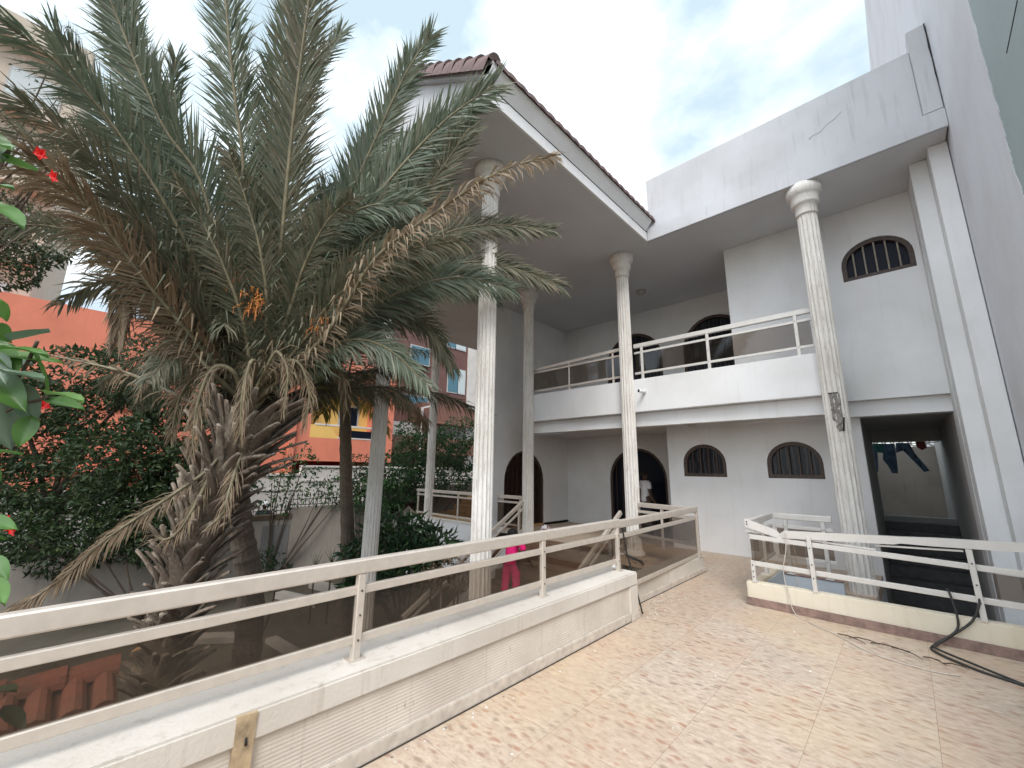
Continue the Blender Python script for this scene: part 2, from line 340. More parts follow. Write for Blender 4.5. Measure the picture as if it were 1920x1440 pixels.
# ---------------------------------------------------------------- mesh builder
class MB:
    def __init__(s): s.v = []; s.f = []; s.m = []; s.sm = []; s.mats = []
    def mi(s, m):
        if m not in s.mats: s.mats.append(m)
        return s.mats.index(m)
    def add(s, vs, fs, m='white_wall', smooth=False):
        o = len(s.v); k = s.mi(m); s.v += [tuple(v) for v in vs]
        for f in fs: s.f.append(tuple(i+o for i in f)); s.m.append(k); s.sm.append(smooth)
        return s
    def box(s, lo, hi, m='white_wall', bev=0.):
        (x0, y0, z0), (x1, y1, z1) = [tuple(min(a, b) for a, b in zip(lo, hi)), tuple(max(a, b) for a, b in zip(lo, hi))]
        if bev <= 0:
            vs = [(x, y, z) for z in (z0, z1) for y in (y0, y1) for x in (x0, x1)]
            return s.add(vs, [(0, 2, 3, 1), (4, 5, 7, 6), (0, 1, 5, 4), (2, 6, 7, 3), (0, 4, 6, 2), (1, 3, 7, 5)], m)
        bm = bmesh.new(); bmesh.ops.create_cube(bm, size=1)
        for v in bm.verts: v.co = Vector(((x0+x1)/2+v.co.x*(x1-x0), (y0+y1)/2+v.co.y*(y1-y0), (z0+z1)/2+v.co.z*(z1-z0)))
        bmesh.ops.bevel(bm, geom=bm.edges[:], offset=bev, segments=2, affect='EDGES')
        bm.verts.index_update()
        s.add([v.co for v in bm.verts], [[v.index for v in f.verts] for f in bm.faces], m); bm.free(); return s
    def bar(s, a, b, wd, ht, m='aluminium', up=(0, 0, 1), bev=0.):
        a, b = Vector(a), Vector(b); t = (b-a).normalized(); up = Vector(up)
        sd_ = t.cross(up)
        if sd_.length < 1e-4: sd_ = t.cross(Vector((0, 1, 0)))
        sd_.normalize(); u = sd_.cross(t)
        vs = []
        c = min(wd, ht)*.12
        prof = [(-wd/2+c, -ht/2), (wd/2-c, -ht/2), (wd/2, -ht/2+c), (wd/2, ht/2-c), (wd/2-c, ht/2), (-wd/2+c, ht/2), (-wd/2, ht/2-c), (-wd/2, -ht/2+c)]
        for p in (a, b): vs += [p+sd_*x+u*y for x, y in prof]
        fs = [tuple((i, (i+1) % 8, 8+(i+1) % 8, 8+i)) for i in range(8)] + [tuple(range(7, -1, -1)), tuple(range(8, 16))]
        return s.add(vs, fs, m)
    def tube(s, pts, rad, m='cable_black', seg=8, cap=True, smooth=True):
        pts = [Vector(p) for p in pts]
        rs = rad if isinstance(rad, (list, tuple)) else [rad]*len(pts)
        vs = []; fs = []; pu = None
        for i, p in enumerate(pts):
            t = (pts[min(i+1, len(pts)-1)]-pts[max(i-1, 0)]).normalized()
            if pu is None: pu = t.orthogonal().normalized()
            pu = (pu-t*pu.dot(t)); pu = pu.normalized() if pu.length > 1e-5 else t.orthogonal().normalized()
            q = t.cross(pu)
            vs += [p+(pu*math.cos(k*2*math.pi/seg)+q*math.sin(k*2*math.pi/seg))*rs[i] for k in range(seg)]
            if i: fs += [((i-1)*seg+k, (i-1)*seg+(k+1) % seg, i*seg+(k+1) % seg, i*seg+k) for k in range(seg)]
        if cap: fs += [tuple(range(seg-1, -1, -1)), tuple(len(vs)-seg+k for k in range(seg))]
        return s.add(vs, fs, m, smooth)
    def lathe(s, c, prof, m, seg=32, smooth=True):      # prof: (r, z)
        vs = [(c[0]+r*math.cos(k*2*math.pi/seg), c[1]+r*math.sin(k*2*math.pi/seg), z) for r, z in prof for k in range(seg)]
        fs = [(i*seg+k, i*seg+(k+1) % seg, (i+1)*seg+(k+1) % seg, (i+1)*seg+k) for i in range(len(prof)-1) for k in range(seg)]
        fs += [tuple(range(seg-1, -1, -1)), tuple(len(vs)-seg+k for k in range(seg))]
        return s.add(vs, fs, m, smooth)
    def prism(s, pts, d, m):                            # planar loop of 3D points pushed along d
        n = len(pts); d = Vector(d); a = [Vector(p) for p in pts]
        vs = a+[p+d for p in a]
        return s.add(vs, [tuple(range(n)), tuple(range(2*n-1, n-1, -1))]+[(i, (i+1) % n, n+(i+1) % n, n+i) for i in range(n)], m)
    def holed(s, fn, outer, holes, depth, m, mr=None):   # wall face with holes and reveals; fn(u, v, w)->3D
        loops = [outer]+holes
        tri = geometry.tessellate_polygon([[Vector((x, y, 0)) for x, y in l] for l in loops])
        flat = [p for l in loops for p in l]
        s.add([fn(x, y, 0) for x, y in flat], tri, m)
        for l in loops:
            n = len(l)
            s.add([fn(x, y, 0) for x, y in l]+[fn(x, y, depth) for x, y in l], [(i, (i+1) % n, n+(i+1) % n, n+i) for i in range(n)], mr or m)
        s.add([fn(x, y, depth) for x, y in flat], tri, m)
        return s

def obj(name, mb, parent=None, label=None, kind=None):
    me = bpy.data.meshes.new(name)
    off = parent_loc(parent)
    me.from_pydata([(v[0]-off.x, v[1]-off.y, v[2]-off.z) for v in mb.v], [], mb.f)
    for m in mb.mats: me.materials.append(MATS[m])
    me.polygons.foreach_set('material_index', mb.m); me.polygons.foreach_set('use_smooth', mb.sm); me.update()
    o = bpy.data.objects.new(name, me); C.objects.link(o)
    if parent: o.parent = parent
    if label: o['label'] = label
    if kind: o['kind'] = kind
    return o
def parent_loc(p):
    v = Vector((0, 0, 0))
    while p: v += p.location; p = p.parent
    return v
def thing(name, label, cat, loc=(0, 0, 0), group=None):
    o = bpy.data.objects.new(name, None); C.objects.link(o); o.location = loc; o.empty_display_size = .2
    o['label'] = label; o['category'] = cat
    if group: o['group'] = group
    return o
def solo(name, mb, label, cat, group=None):
    o = obj(name, mb); o['label'] = label; o['category'] = cat
    if group: o['group'] = group
    return o
def struct(name, mb): return obj(name, mb, kind='structure')

def arch(x0, x1, z0, zt, rise=None, n=14):     # loop of an arched opening, ccw
    w_ = (x1-x0)/2; rise = rise or w_; zs = zt-rise; cx_ = (x0+x1)/2
    pts = [(x0, z0), (x1, z0)]
    pts += [(cx_+w_*math.cos(t), zs+rise*math.sin(t)) for t in [i*math.pi/n for i in range(n+1)]]
    return pts

FL, ZC, ZS, GZ = -1.6, 1.0, 4.68, -3.3
# ================================================================ THE SETTING
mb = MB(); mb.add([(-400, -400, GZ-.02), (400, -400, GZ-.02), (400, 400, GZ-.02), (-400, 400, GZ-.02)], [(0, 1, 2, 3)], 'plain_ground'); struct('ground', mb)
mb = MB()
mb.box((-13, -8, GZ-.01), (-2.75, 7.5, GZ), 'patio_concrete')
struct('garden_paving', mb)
mb = MB(); mb.box((-16.9, -40, GZ+.9), (-13.3, 60, GZ+1.0), 'road'); struct('road', mb)
mb = MB()
mb.box((-2.74, -6, FL-.16), (1.05, 6.04, FL), 'terrace_tiles')
mb.box((-2.72, 6.04, FL-.16), (-1.62, 9.23, FL), 'terrace_tiles')
mb.box((-4.22, 7.52, FL-.16), (-2.72, 9.23, FL-.002), 'terrace_tiles')
mb.box((-1.62, 7.56, FL-.16), (-.5, 9.23, FL-.002), 'terrace_tiles')
mb.box((-8.0, 7.9, FL-.16), (-4.22, 11.1, FL-.004), 'terrace_tiles')
mb.box((-4.22, 9.23, FL-.16), (-3.87, 11.1, FL-.006), 'terrace_tiles')
struct('terrace_floor', mb)
mb = MB(); mb.box((-12.6, 7.98, FL-.2), (-8.0, 12, FL+.06), 'tan_tile'); struct('porch_floor', mb)

# ================================================================ HOUSE
house = thing('house', 'two storey white house with columned porch, balcony and flat and tiled roofs', 'house', (-3.3, 9.2, FL))
def fy(y0): return lambda u, v, w_: (u, y0+w_, v)          # wall facing -Y
def fx(x0): return lambda u, v, w_: (x0-w_, u, v)          # wall facing +X
W1 = arch(-3.54, -2.67, -.105, .575, .40); W2 = arch(-1.94, -1.06, -.105, .575, .40); W3 = arch(-.37, .57, 3.33, 4.03, .42)
D2 = arch(-6.46, -4.72, FL+.002, .64, .87); D3 = arch(8.16, 9.88, FL+.002, .53, .86)
U1 = arch(-6.42, -4.64, 1.5, 4.08, .85); U2 = arch(-4.04, -2.40, 1.5, 4.10, .80)
mb = MB()
mb.holed(fy(9.23), [(-3.87, FL-.1), (-.5, FL-.1), (-.5, ZC), (-3.87, ZC)], [W1, W2], .22, 'white_wall')
mb.box((-3.87, 9.45, FL-.1), (-3.65, 11.1, ZC))
mb.holed(fy(11.1), [(-8.0, FL-.1), (-3.65, FL-.1), (-3.65, ZC), (-8.0, ZC)], [D2], .2, 'white_wall')
mb.holed(fx(-8.0), [(7.74, FL-.1), (13.5, FL-.1), (13.5, ZC), (7.74, ZC)], [D3], .2, 'white_wall')
obj('lower_wall', mb, house)
mb = MB()
mb.holed(fx(-8.0), [(7.74, ZC), (13.5, ZC), (13.5, ZS), (7.74, ZS)], [], .2, 'white_wall')
mb.holed(fy(11.1), [(-8.0, 1.49), (-2.25, 1.49), (-2.25, ZS), (-8.0, ZS)], [U1, U2], .2, 'white_wall')
mb.holed(fy(8.95), [(-2.25, 1.21), (.64, 1.21), (.64, ZS), (-2.25, ZS)], [W3], .2, 'white_wall')
mb.box((-2.25, 9.15, 1.21), (-2.05, 11.1, ZS))
mb.box((-2.045, 9.155, 1.21), (.64, 9.2, 1.25))
obj('upper_wall', mb, house)
mb = MB()
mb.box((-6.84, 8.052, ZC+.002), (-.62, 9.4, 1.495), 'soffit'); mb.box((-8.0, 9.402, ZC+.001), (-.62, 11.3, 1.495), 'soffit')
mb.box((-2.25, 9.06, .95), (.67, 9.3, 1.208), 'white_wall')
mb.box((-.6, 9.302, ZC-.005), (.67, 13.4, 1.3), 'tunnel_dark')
obj('floor_slab', mb, house)
mb = MB(); mb.box((-6.9, 8.0, .905), (-.62, 8.15, 1.18), 'white_wall'); obj('beam', mb, house)
mb = MB(); mb.box((-6.84, 7.83, 1.185), (-.66, 7.99, 1.87), 'white_wall', .008); mb.box((-6.82, 7.991, 1.185), (-.66, 8.05, 1.55), 'white_wall')
mb.box((-.80, 8.052, 1.185), (-.66, 8.94, 1.87), 'white_wall'); obj('balcony_wall', mb, house)
# flat soffits and roof band
mb = MB()
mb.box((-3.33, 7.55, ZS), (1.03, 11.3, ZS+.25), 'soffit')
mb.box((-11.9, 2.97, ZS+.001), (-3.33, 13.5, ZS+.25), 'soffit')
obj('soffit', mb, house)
mb = MB()
mb.box((-3.29, 7.5, ZS-.002), (1.045, 7.548, 4.97), 'upper_band', .006)
mb.box((-3.27, 7.56, 4.935), (.84, 7.75, 6.13), 'upper_band', .01)
mb.box((.842, 7.502, 4.972), (1.04, 7.76, 6.42), 'upper_band', .01)
# plaster scar and hairline drips
obj('roof_parapet', mb, house)
mb = MB()
mb.tube([(-.45, 7.558, 5.42), (-.40, 7.557, 5.46), (-.30, 7.558, 5.46), (-.20, 7.557, 5.55), (-.10, 7.558, 5.58), (.0, 7.557, 5.66)], [.007, .002, .004, .002, .004, .002], 'gray_render', 6)
obj('plaster_scar', mb, house, 'diagonal scar in the plaster of the roof parapet')
mb = MB()
mb.prism([(1.043, 7.50, 5.0), (1.043, 7.50, 6.42), (1.030, 7.50, 6.42), (1.034, 7.50, 6.2), (1.026, 7.50, 6.0), (1.036, 7.50, 5.8), (1.032, 7.50, 5.55), (1.040, 7.50, 5.3)], (0, -.003, 0), 'black')
obj('dark_gap', mb, house, 'dark ragged gap between roof parapet and the neighbouring wall')
# canopy trim and tiled gable
mb = MB()
mb.box((-3.33, 2.93, ZS-.003), (-3.288, 7.495, 4.87), 'white_wall', .004)
mb.box((-3.33, 2.95, 4.875), (-3.31, 7.495, 4.905), 'gray_render')
mb.add([(-3.30, 2.9, 4.91), (-3.30, 7.495, 4.91), (-3.16, 7.495, 5.10), (-3.16, 2.9, 5.10), (-3.34, 2.9, 4.91), (-3.34, 7.495, 4.91), (-3.34, 7.495, 5.14), (-3.34, 2.9, 5.14)],
       [(0, 3, 2, 1), (0, 4, 7, 3), (1, 2, 6, 5), (3, 7, 6, 2)], 'white_wall')
mb.box((-11.9, 2.93, ZS-.003), (-3.334, 2.968, 4.87), 'upper_band')
mb.box((-11.9, 2.945, 4.875), (-8.0, 2.968, 4.93), 'upper_band')
mb.box((-11.93, 2.93, ZS-.003), (-11.902, 13.5, 4.93), 'upper_band')
obj('fascia', mb, house)
SL = .70; XR = -5.35; ZR = 5.12+(XR+3.3)*-SL
mb = MB()
mb.prism([(-3.34, 2.99, 4.90), (-7.4, 2.99, 4.90), (-7.4, 2.99, 5.0), (XR, 2.99, ZR-.06), (-3.34, 2.99, 5.08)], (0, .12, 0), 'upper_band')
mb.prism([(-3.17, 2.90, 4.93), (-3.17, 2.90, 5.15), (XR, 2.90, ZR+.09), (XR, 2.90, ZR-.12)], (0, .085, 0), 'upper_band')
mb.prism([(-7.55, 2.90, 4.93), (-7.55, 2.90, 5.08), (XR, 2.90, ZR+.03), (XR, 2.90, ZR-.12)], (0, .085, 0), 'upper_band')
obj('gable', mb, house)
mb = MB()
def roof_side(x0, x1, z0, z1, y0, y1):         # wavy tiled sheet
    ny = int((y1-y0)/.045); nx = 14; vs = []; fs = []
    for i in range(nx+1):
        t = i/nx
        for j in range(ny+1):
            y = y0+(y1-y0)*j/ny
            wv_ = .030*abs(math.sin((y-y0)*math.pi/.21))
            st = .02*((t*nx*1.0) % 1)
            vs.append((x0+(x1-x0)*t, y, z0+(z1-z0)*t+wv_+st*0))
    for i in range(nx):
        for j in range(ny): fs.append((i*(ny+1)+j, i*(ny+1)+j+1, (i+1)*(ny+1)+j+1, (i+1)*(ny+1)+j))
    o_ = len(vs)
    vs += [(x, y, z-.06) for x, y, z in vs[:ny+1]]
    fs += [(j, o_+j, o_+j+1, j+1) for j in range(ny)]
    mb.add(vs, fs, 'clay_mauve')
roof_side(-3.12, XR, 5.13, ZR+.10, 2.92, 7.6); roof_side(-7.6, XR, 5.13, ZR+.10, 2.92, 7.6)
roof_side(-3.36, XR, 5.25, ZR+.10, 7.6, 11.2); roof_side(-7.6, XR, 5.13, ZR+.10, 7.6, 11.2)
mb.prism([(-3.12, 2.99, 5.09), (XR, 2.99, ZR+.05), (-7.6, 2.99, 5.09), (XR, 2.99, ZR+.0)], (0, 4.55, 0), 'clay_mauve')
# barrel tiles along the rake, each lapping the next
for sgn, xe in ((1, -3.20), (-1, -7.5)):
    n = 9; L = math.hypot(XR-xe, (XR-xe)*SL)
    d = Vector((XR-xe, 0, abs(XR-xe)*SL)).normalized(); up_ = Vector((-d.z*math.copysign(1, d.x)*1, 0, abs(d.x)))
    if up_.z < 0: up_ = -up_
    for k in range(n):
        a = Vector((xe, 2.90, 5.10))+d*(L*k/n); b = a+d*(L/n*1.10); vs = []; fs = []; q = 7
        for p, rr, lift in ((a, .105, .045), (b, .09, .008)):
            for j in range(q+1):
                th = math.pi*(j/q)
                vs.append(p+Vector((0, 1, 0))*(-rr*math.cos(th)+.03)+up_*(rr*math.sin(th)*1.0+lift))
        vs += [p+Vector((0, -.075, 0))+up_*(-.11) for p in (a, b)]
        fs = [(j, j+1, q+2+j, q+1+j) for j in range(q)]+[(0, q+1, 2*q+3, 2*q+2), tuple(range(q, -1, -1))]
        mb.add(vs, fs, 'clay_mauve')
obj('tiled_roof', mb, house)

# columns
def column(x, y, z0, z1, r0=.145, r1=.129, lab=None, extra=None):
    mb = MB(); nf = 16; seg = nf*6; rows = 10; vs = []; fs = []
    zt = z1-.50
    for i in range(rows+1):
        z = z0+(zt-z0)*i/rows; r = r0+(r1-r0)*i/rows
        for k in range(seg):
            ph = (k % 6)/6; rr = r-.016*math.sin(math.pi*ph)**.7 if ph else r
            t = 2*math.pi*k/seg; vs.append((x+rr*math.cos(t), y+rr*math.sin(t), z))
    fs = [(i*seg+k, i*seg+(k+1) % seg, (i+1)*seg+(k+1) % seg, (i+1)*seg+k) for i in range(rows) for k in range(seg)]
    mb.add(vs, fs, 'column_paint')
    o = obj('column', mb, house, lab)
    c = MB()
    c.lathe((x, y), [(.150, zt-.005), (.155, zt+.02), (.155, zt+.17), (.185, zt+.18), (.20, zt+.21), (.20, zt+.32), (.215, zt+.335), (.245, zt+.36), (.26, zt+.42), (.26, z1+.01)], 'column_paint', 36)
    obj('capital', c, o)
    return o
cA = column(-4.2, 3.87, GZ, ZS, lab='fluted column at the front right corner of the porch, paint flaking')
cM = column(-4.02, 7.74, FL, ZS, lab='fluted column at the top of the steps')
cR = column(-.645, 7.75, GZ, ZS, r0=.156, r1=.138, lab='fluted column with exposed rubble at balcony level')
cN = column(-6.77, 7.74, GZ, ZS, lab='fluted column at the left end of the balcony')
cL = column(-7.1, 3.87, GZ, ZS, lab='fluted column at the left front of the porch by the palm')
cK = column(-11.05, 7.9, GZ, ZS, lab='thin far fluted column at the left of the glass rail')
# broken patch on the right-hand column
mb = MB(); pr = random.Random(3); vs = []; fs = []
nr, ncx = 15, 8
for i in range(nr+1):
    for j in range(ncx+1):
        t = R(-112+55*j/ncx)+pr.uniform(-.03, .03)+(.02 if i > 9 else 0); z = .60+.56*i/nr
        if i in (0, nr) or j in (0, ncx): rr = .136
        else: rr = .152+pr.uniform(-.022, .012)
        if i < 5 and j < 3: rr = .128
        vs.append((-.645+rr*math.cos(t), 7.75+rr*math.sin(t), z+pr.uniform(-.01, .01)))
fs = [(i*(ncx+1)+j, i*(ncx+1)+j+1, (i+1)*(ncx+1)+j+1, (i+1)*(ncx+1)+j) for i in range(nr) for j in range(ncx)]
mb.add(vs, fs, 'raw_concrete')
mb.tube([(-.58, 7.75-.172, .60), (-.56, 7.75-.16, .75), (-.555, 7.75-.15, .80)], .012, 'black', 5)
mb.tube([(-.70, 7.75-.162, 1.165), (-.58, 7.75-.165, 1.165)], .009, 'black', 5)
obj('broken_patch', mb, cR)
mb = MB(); mb.lathe((-4.02, 7.74), [(.20, FL), (.20, FL+.05), (.175, FL+.07), (.17, FL+.10), (.155, FL+.11)], 'column_paint', 28)
obj('column_base', mb, cM)
# pilasters beside the passage
mb = MB()
mb.box((.645, 8.15, GZ), (.839, 8.6, ZS-.002), 'white_wall', .008); mb.box((.84, 7.86, GZ), (1.04, 8.6, ZS-.002), 'white_wall', .008)
mb.box((.641, 8.605, GZ), (1.045, 9.2, ZS-.002), 'white_wall'); obj('pilaster', mb, house)
# passage
mb = MB()
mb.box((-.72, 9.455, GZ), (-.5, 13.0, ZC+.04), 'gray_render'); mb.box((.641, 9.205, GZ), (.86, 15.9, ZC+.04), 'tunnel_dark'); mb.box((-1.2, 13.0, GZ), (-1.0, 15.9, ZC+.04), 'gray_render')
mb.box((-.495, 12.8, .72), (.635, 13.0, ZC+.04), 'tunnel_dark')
mb.box((-.5, 9.232, FL-.1), (-.47, 9.45, ZC-.06), 'white_wall')
obj('passage_wall', mb, house)
mb = MB()
for k in range(12): mb.box((-.495, 9.6+k*.28, GZ), (.635, 9.6+(k+1)*.28-.004, GZ+.19*(k+1)), 'dark_step')
mb.box((-.495, 12.97, GZ), (.635, 13.2, -.92), 'gray_render')
obj('passage_step', mb, house, 'dark steps climbing through the passage')
mb = MB()
mb.box((-1.6, 16.0, GZ), (2.0, 16.2, .75), 'fence_plaster')
x = -1.0
while x < .9:                                   # pierced block course on top
    vs = []; n = 10
    for rr in (.09, .055):
        for yy in (16.0, 16.12):
            vs += [(x+rr*math.cos(2*math.pi*k/n), yy, .845+rr*math.sin(2*math.pi*k/n)) for k in range(n)]
    fs = [(k, (k+1) % n, 2*n+(k+1) % n, 2*n+k) for k in range(n)]+[(k, (k+1) % n, n+(k+1) % n, n+k) for k in range(n)]+[(2*n+k, 2*n+(k+1) % n, 3*n+(k+1) % n, 3*n+k) for k in range(n)]
    mb.add(vs, fs, 'street_white'); x += .18
solo('yard_wall', mb, 'plastered yard wall with a pierced top course behind the passage', 'wall')

# windows and doors
def window(fn, loop, x0, x1, z0, zt, bars, name='window', leafmat_='dark_glass', lab=None, fw=.07, bm_='window_bar'):
    cx_ = (x0+x1)/2; cz = (z0+zt)/2; sx = 1-2*fw/(x1-x0); sz = 1-2*fw/(zt-z0)
    inner = [(cx_+(x-cx_)*sx, cz+(z-cz)*sz) for x, z in loop]
    mb = MB(); mb.holed(lambda u, v, w_: fn(u, v, w_+.03), [(cx_+(x-cx_)*.999, cz+(z-cz)*.999) for x, z in loop], [inner], .085, 'frame_brown'); fr = obj('window' if name == 'window' else 'door', mb, house, lab)
    p = MB(); n = len(inner); p.add([fn(x, z, .11) for x, z in inner], [tuple(range(n))], leafmat_)
    obj('pane', p, fr)
    for k in range(bars):
        x = x0+fw+(x1-x0-2*fw)*(k+.75)/(bars+.5); b = MB()
        def ztop(x):
            rise = zt-loop[2][1]; t = min(1, abs((x-cx_)/((x1-x0)/2)))
            return loop[2][1]+rise*math.sqrt(max(0, 1-t*t))-fw
        top = ztop(x)
        b.bar(fn(x, z0+fw*.8, .06), fn(x, top, .06), .024, .024, bm_ if name == 'window' else 'dark_wood', up=(.0, 1, 0) if fn(0, 0, 1)[1] else (0, 1, 0))
        obj('bar' if name == 'window' else 'slat', b, fr)
    return fr
window(fy(8.95), W3, -.37, .57, 3.33, 4.03, 5, lab='upper arched window with pale bars')
window(fy(9.23), W1, -3.54, -2.67, -.105, .575, 4, leafmat_='curtained_glass', bm_='frame_brown', lab='narrower arched window beside the doorway')
window(fy(9.23), W2, -1.94, -1.06, -.105, .575, 4, leafmat_='curtained_glass', bm_='frame_brown', lab='arched window beside the broken column')
def door(fn, loop, x0, x1, z0, zt, lab, mat='dark_wood', open_=False, glassy=False):
    fr = window(fn, loop, x0, x1, z0, zt, 0, 'door', 'dark_glass' if open_ else 'curtained_glass' if glassy else mat, lab, .07)
    zs = loop[2][1]
    n = 8
    for k in range(n):
        x = x0+.1+(x1-x0-.2)*(k+.5)/n
        if open_ and .35 < (k+.5)/n < .97: continue
        t = abs((x-(x0+x1)/2)/((x1-x0)/2)); top = zs+(zt-zs)*math.sqrt(max(0, 1-t*t))-.08
        b = MB()
        b.bar(fn(x, z0+.05, .085), fn(x, top, .085), .035 if glassy else .06, .03, 'curtain' if glassy else mat, up=(1, 0, 0) if abs(fn(1, 0, 0)[0]) > .9 and fn(2, 0, 0)[0] != fn(1, 0, 0)[0] else (0, 1, 0))
        obj('slat', b, fr)
    return fr
door(fy(11.1), D2, -6.46, -4.72, FL, .64, 'dark arched entrance door standing open', open_=True)
door(fx(-8.0), D3, 8.16, 9.88, FL, .53, 'dark wood arched door on the porch')
door(fy(11.1), U1, -6.42, -4.64, 1.5, 4.08, 'arched balcony door behind the middle column', glassy=True)
door(fy(11.1), U2, -4.04, -2.40, 1.5, 4.10, 'arched balcony door beside the projecting room', glassy=True)
# lamps, pipe
def dome(x, y, z, dn=1):
    mb = MB(); mb.lathe((x, y), [(.13, z), (.13, z-.03), (.115, z-.04), (.105, z-.075), (.07, z-.105), (.02, z-.115)], 'lamp_glass', 20); obj('ceiling_lamp', mb, house)
dome(-4.5, 9.67, ZS); dome(-3.06, 8.65, ZC)
mb = MB()
vs = []; fs = []; n = 18; prof = [(.14, 0), (.14, .03), (.12, .05), (.10, .09), (.05, .11), (.005, .115)]
for r_, d_ in prof: vs += [(-8.0+d_, 9.0+r_*math.cos(2*math.pi*k/n), 1.02-.18+r_*math.sin(2*math.pi*k/n)+.12) for k in range(n)]
fs = [(i*n+k, i*n+(k+1) % n, (i+1)*n+(k+1) % n, (i+1)*n+k) for i in range(len(prof)-1) for k in range(n)]
mb.add(vs, fs, 'lamp_glass', True); obj('wall_lamp', mb, house)
mb = MB(); mb.tube([(-3.68, 7.85, 1.575), (-3.68, 7.67, 1.58), (-3.71, 7.63, 1.582)], .035, 'pipe_white', 14); mb.tube([(-3.707, 7.634, 1.582), (-3.718, 7.617, 1.583)], .028, 'black', 12)
obj('drain_pipe', mb, house)

# ---------------------------------------------------------------- railings
def run(parent, a, b, zt, posts=(), zfoot=None, mat='aluminium', tall=.085, glassp=True, hm=.050, zs=None, wtop=.065, foot_each=None):
    """one straight railing run from a to b (x, y); zt = top of the handrail"""
    ax, ay = a; bx, by = b
    zm, zl = (zt-.178, zt-.452) if zs is None else zs
    P = lambda x, y, z: (x, y, z)
    m = MB(); m.bar(P(ax, ay, zt-tall/2), P(bx, by, zt-tall/2), wtop, tall, mat); obj('handrail', m, parent)
    for z in (zm, zl):
        m = MB(); m.bar(P(ax, ay, z), P(bx, by, z), .035, hm, mat); obj('rail', m, parent)
    L = math.hypot(bx-ax, by-ay); nx_, ny_ = -(by-ay)/L, (bx-ax)/L
    for t in posts:
        x, y = ax+(bx-ax)*t, ay+(by-ay)*t; m = MB()
        m.bar(P(x+nx_*-.012, y+ny_*-.012, zfoot), P(x+nx_*-.012, y+ny_*-.012, zt-tall), .045, .05, mat, up=(0, 1, 0) if abs(ny_) < .5 else (1, 0, 0))
        m.box((x-.05, y-.05, zfoot), (x+.05, y+.05, zfoot+.008), mat)
        for z in (zm, zl, (zm+zl)/2):
            m.tube([(x-nx_*.034, y-ny_*.034, z), (x-nx_*.040, y-ny_*.040, z)], .006, 'screw', 8)
        obj('post', m, parent)
    if glassp:
        ts = sorted(set([0]+[t for t in posts if 0 < t < 1]+[1]))
        for t0, t1 in zip(ts, ts[1:]):
            e = .02/L; x0, y0, x1, y1 = ax+(bx-ax)*(t0+e), ay+(by-ay)*(t0+e), ax+(bx-ax)*(t1-e), ay+(by-ay)*(t1-e)
            x0 += nx_*.0; m = MB(); h = .003
            m.prism([(x0-nx_*h, y0-ny_*h, zl+.02), (x1-nx_*h, y1-ny_*h, zl+.02), (x1-nx_*h, y1-ny_*h, zm-.02), (x0-nx_*h, y0-ny_*h, zm-.02)], (nx_*2*h, ny_*2*h, 0), 'smoked_glass')
            obj('glass_panel', m, parent)

# terrace parapet, low kerb wall, and their long railing
pw = thing('parapet_wall', 'long cream terrace parapet with thick cap and ribbed tile panels', 'parapet', (-2.55, 1.5, FL))
mb = MB(); mb.box((-2.76, -6, -1.255), (-2.37, 4.60, -1.12), 'cream_plaster', .012); obj('cap', mb, pw)
mb = MB(); mb.box((-2.73, -6, GZ), (-2.42, 4.56, -1.256), 'cream_plaster'); obj('wall_body', mb, pw)
mb = MB(); mb.box((-2.421, -6, -1.515), (-2.40, 4.42, -1.257), 'ribbed_tile'); obj('ribbed_panel', mb, pw)
mb = MB(); mb.box((-2.43, 4.43, FL+.001), (-2.371, 4.598, -1.257), 'cream_plaster', .006); obj('end_pier', mb, pw)
mb = MB(); mb.box((-2.419, -6, FL+.001), (-2.375, 4.42, -1.517), 'skirting', .005); mb.box((-2.37, 4.42, FL+.001), (-2.36, 4.61, -1.53), 'skirting', .004)
mb.box((-2.374, -6, FL+.001), (-2.366, 4.42, FL+.004), 'screw'); obj('skirting', mb, pw)  # dark joint strip along the skirting foot, also standing in for contact shadow
mb = MB(); pts = [(-2.368, .70, -1.125), (-2.362, .785, -1.13), (-2.364, .78, -1.3), (-2.366, .775, -1.598), (-2.366, .69, -1.598), (-2.364, .70, -1.35)]
mb.prism(pts, (-.03, 0, 0), 'wood_piece'); mb.tube([(-2.360, .745, -1.22), (-2.359, .748, -1.25)], [.004, .007], 'black', 6)
obj('wood_strip', mb, pw)
kw = thing('kerb_wall', 'low cream kerb wall continuing beyond the parapet toward the house', 'wall', (-2.75, 6, FL))
mb = MB(); mb.box((-2.92, 4.61, FL-1.7), (-2.62, 7.42, -1.36), 'cream_plaster', .012); obj('wall_body', mb, kw)
mb = MB(); mb.box((-2.62, 4.62, FL+.001), (-2.60, 7.43, -1.53), 'skirting', .004); mb.box((-2.599, 4.62, FL+.001), (-2.590, 7.43, FL+.004), 'screw'); obj('skirting', mb, kw)  # last box: dark joint strip with the contact shade put into its colour
tr = thing('terrace_railing', 'long beige metal handrail with smoked glass panels along the terrace parapet', 'railing', (-2.55, 1.5, -1.12))
run(tr, (-2.55, -4), (-2.55, 4.52), -.560, posts=[(y+4)/8.52 for y in (-2.1, -.35, 1.34, 3.11, 4.47)], zfoot=-1.12)
run(tr, (-2.55, 4.525), (-2.66, 7.33), -.575, posts=[.985], zfoot=-1.36, zs=(-.755, -1.33))
run(tr, (-2.68, 7.36), (-3.92, 7.72), -.60, posts=[.55], zfoot=-1.36, mat='aluminium', zs=(-.77, -1.2), glassp=True)
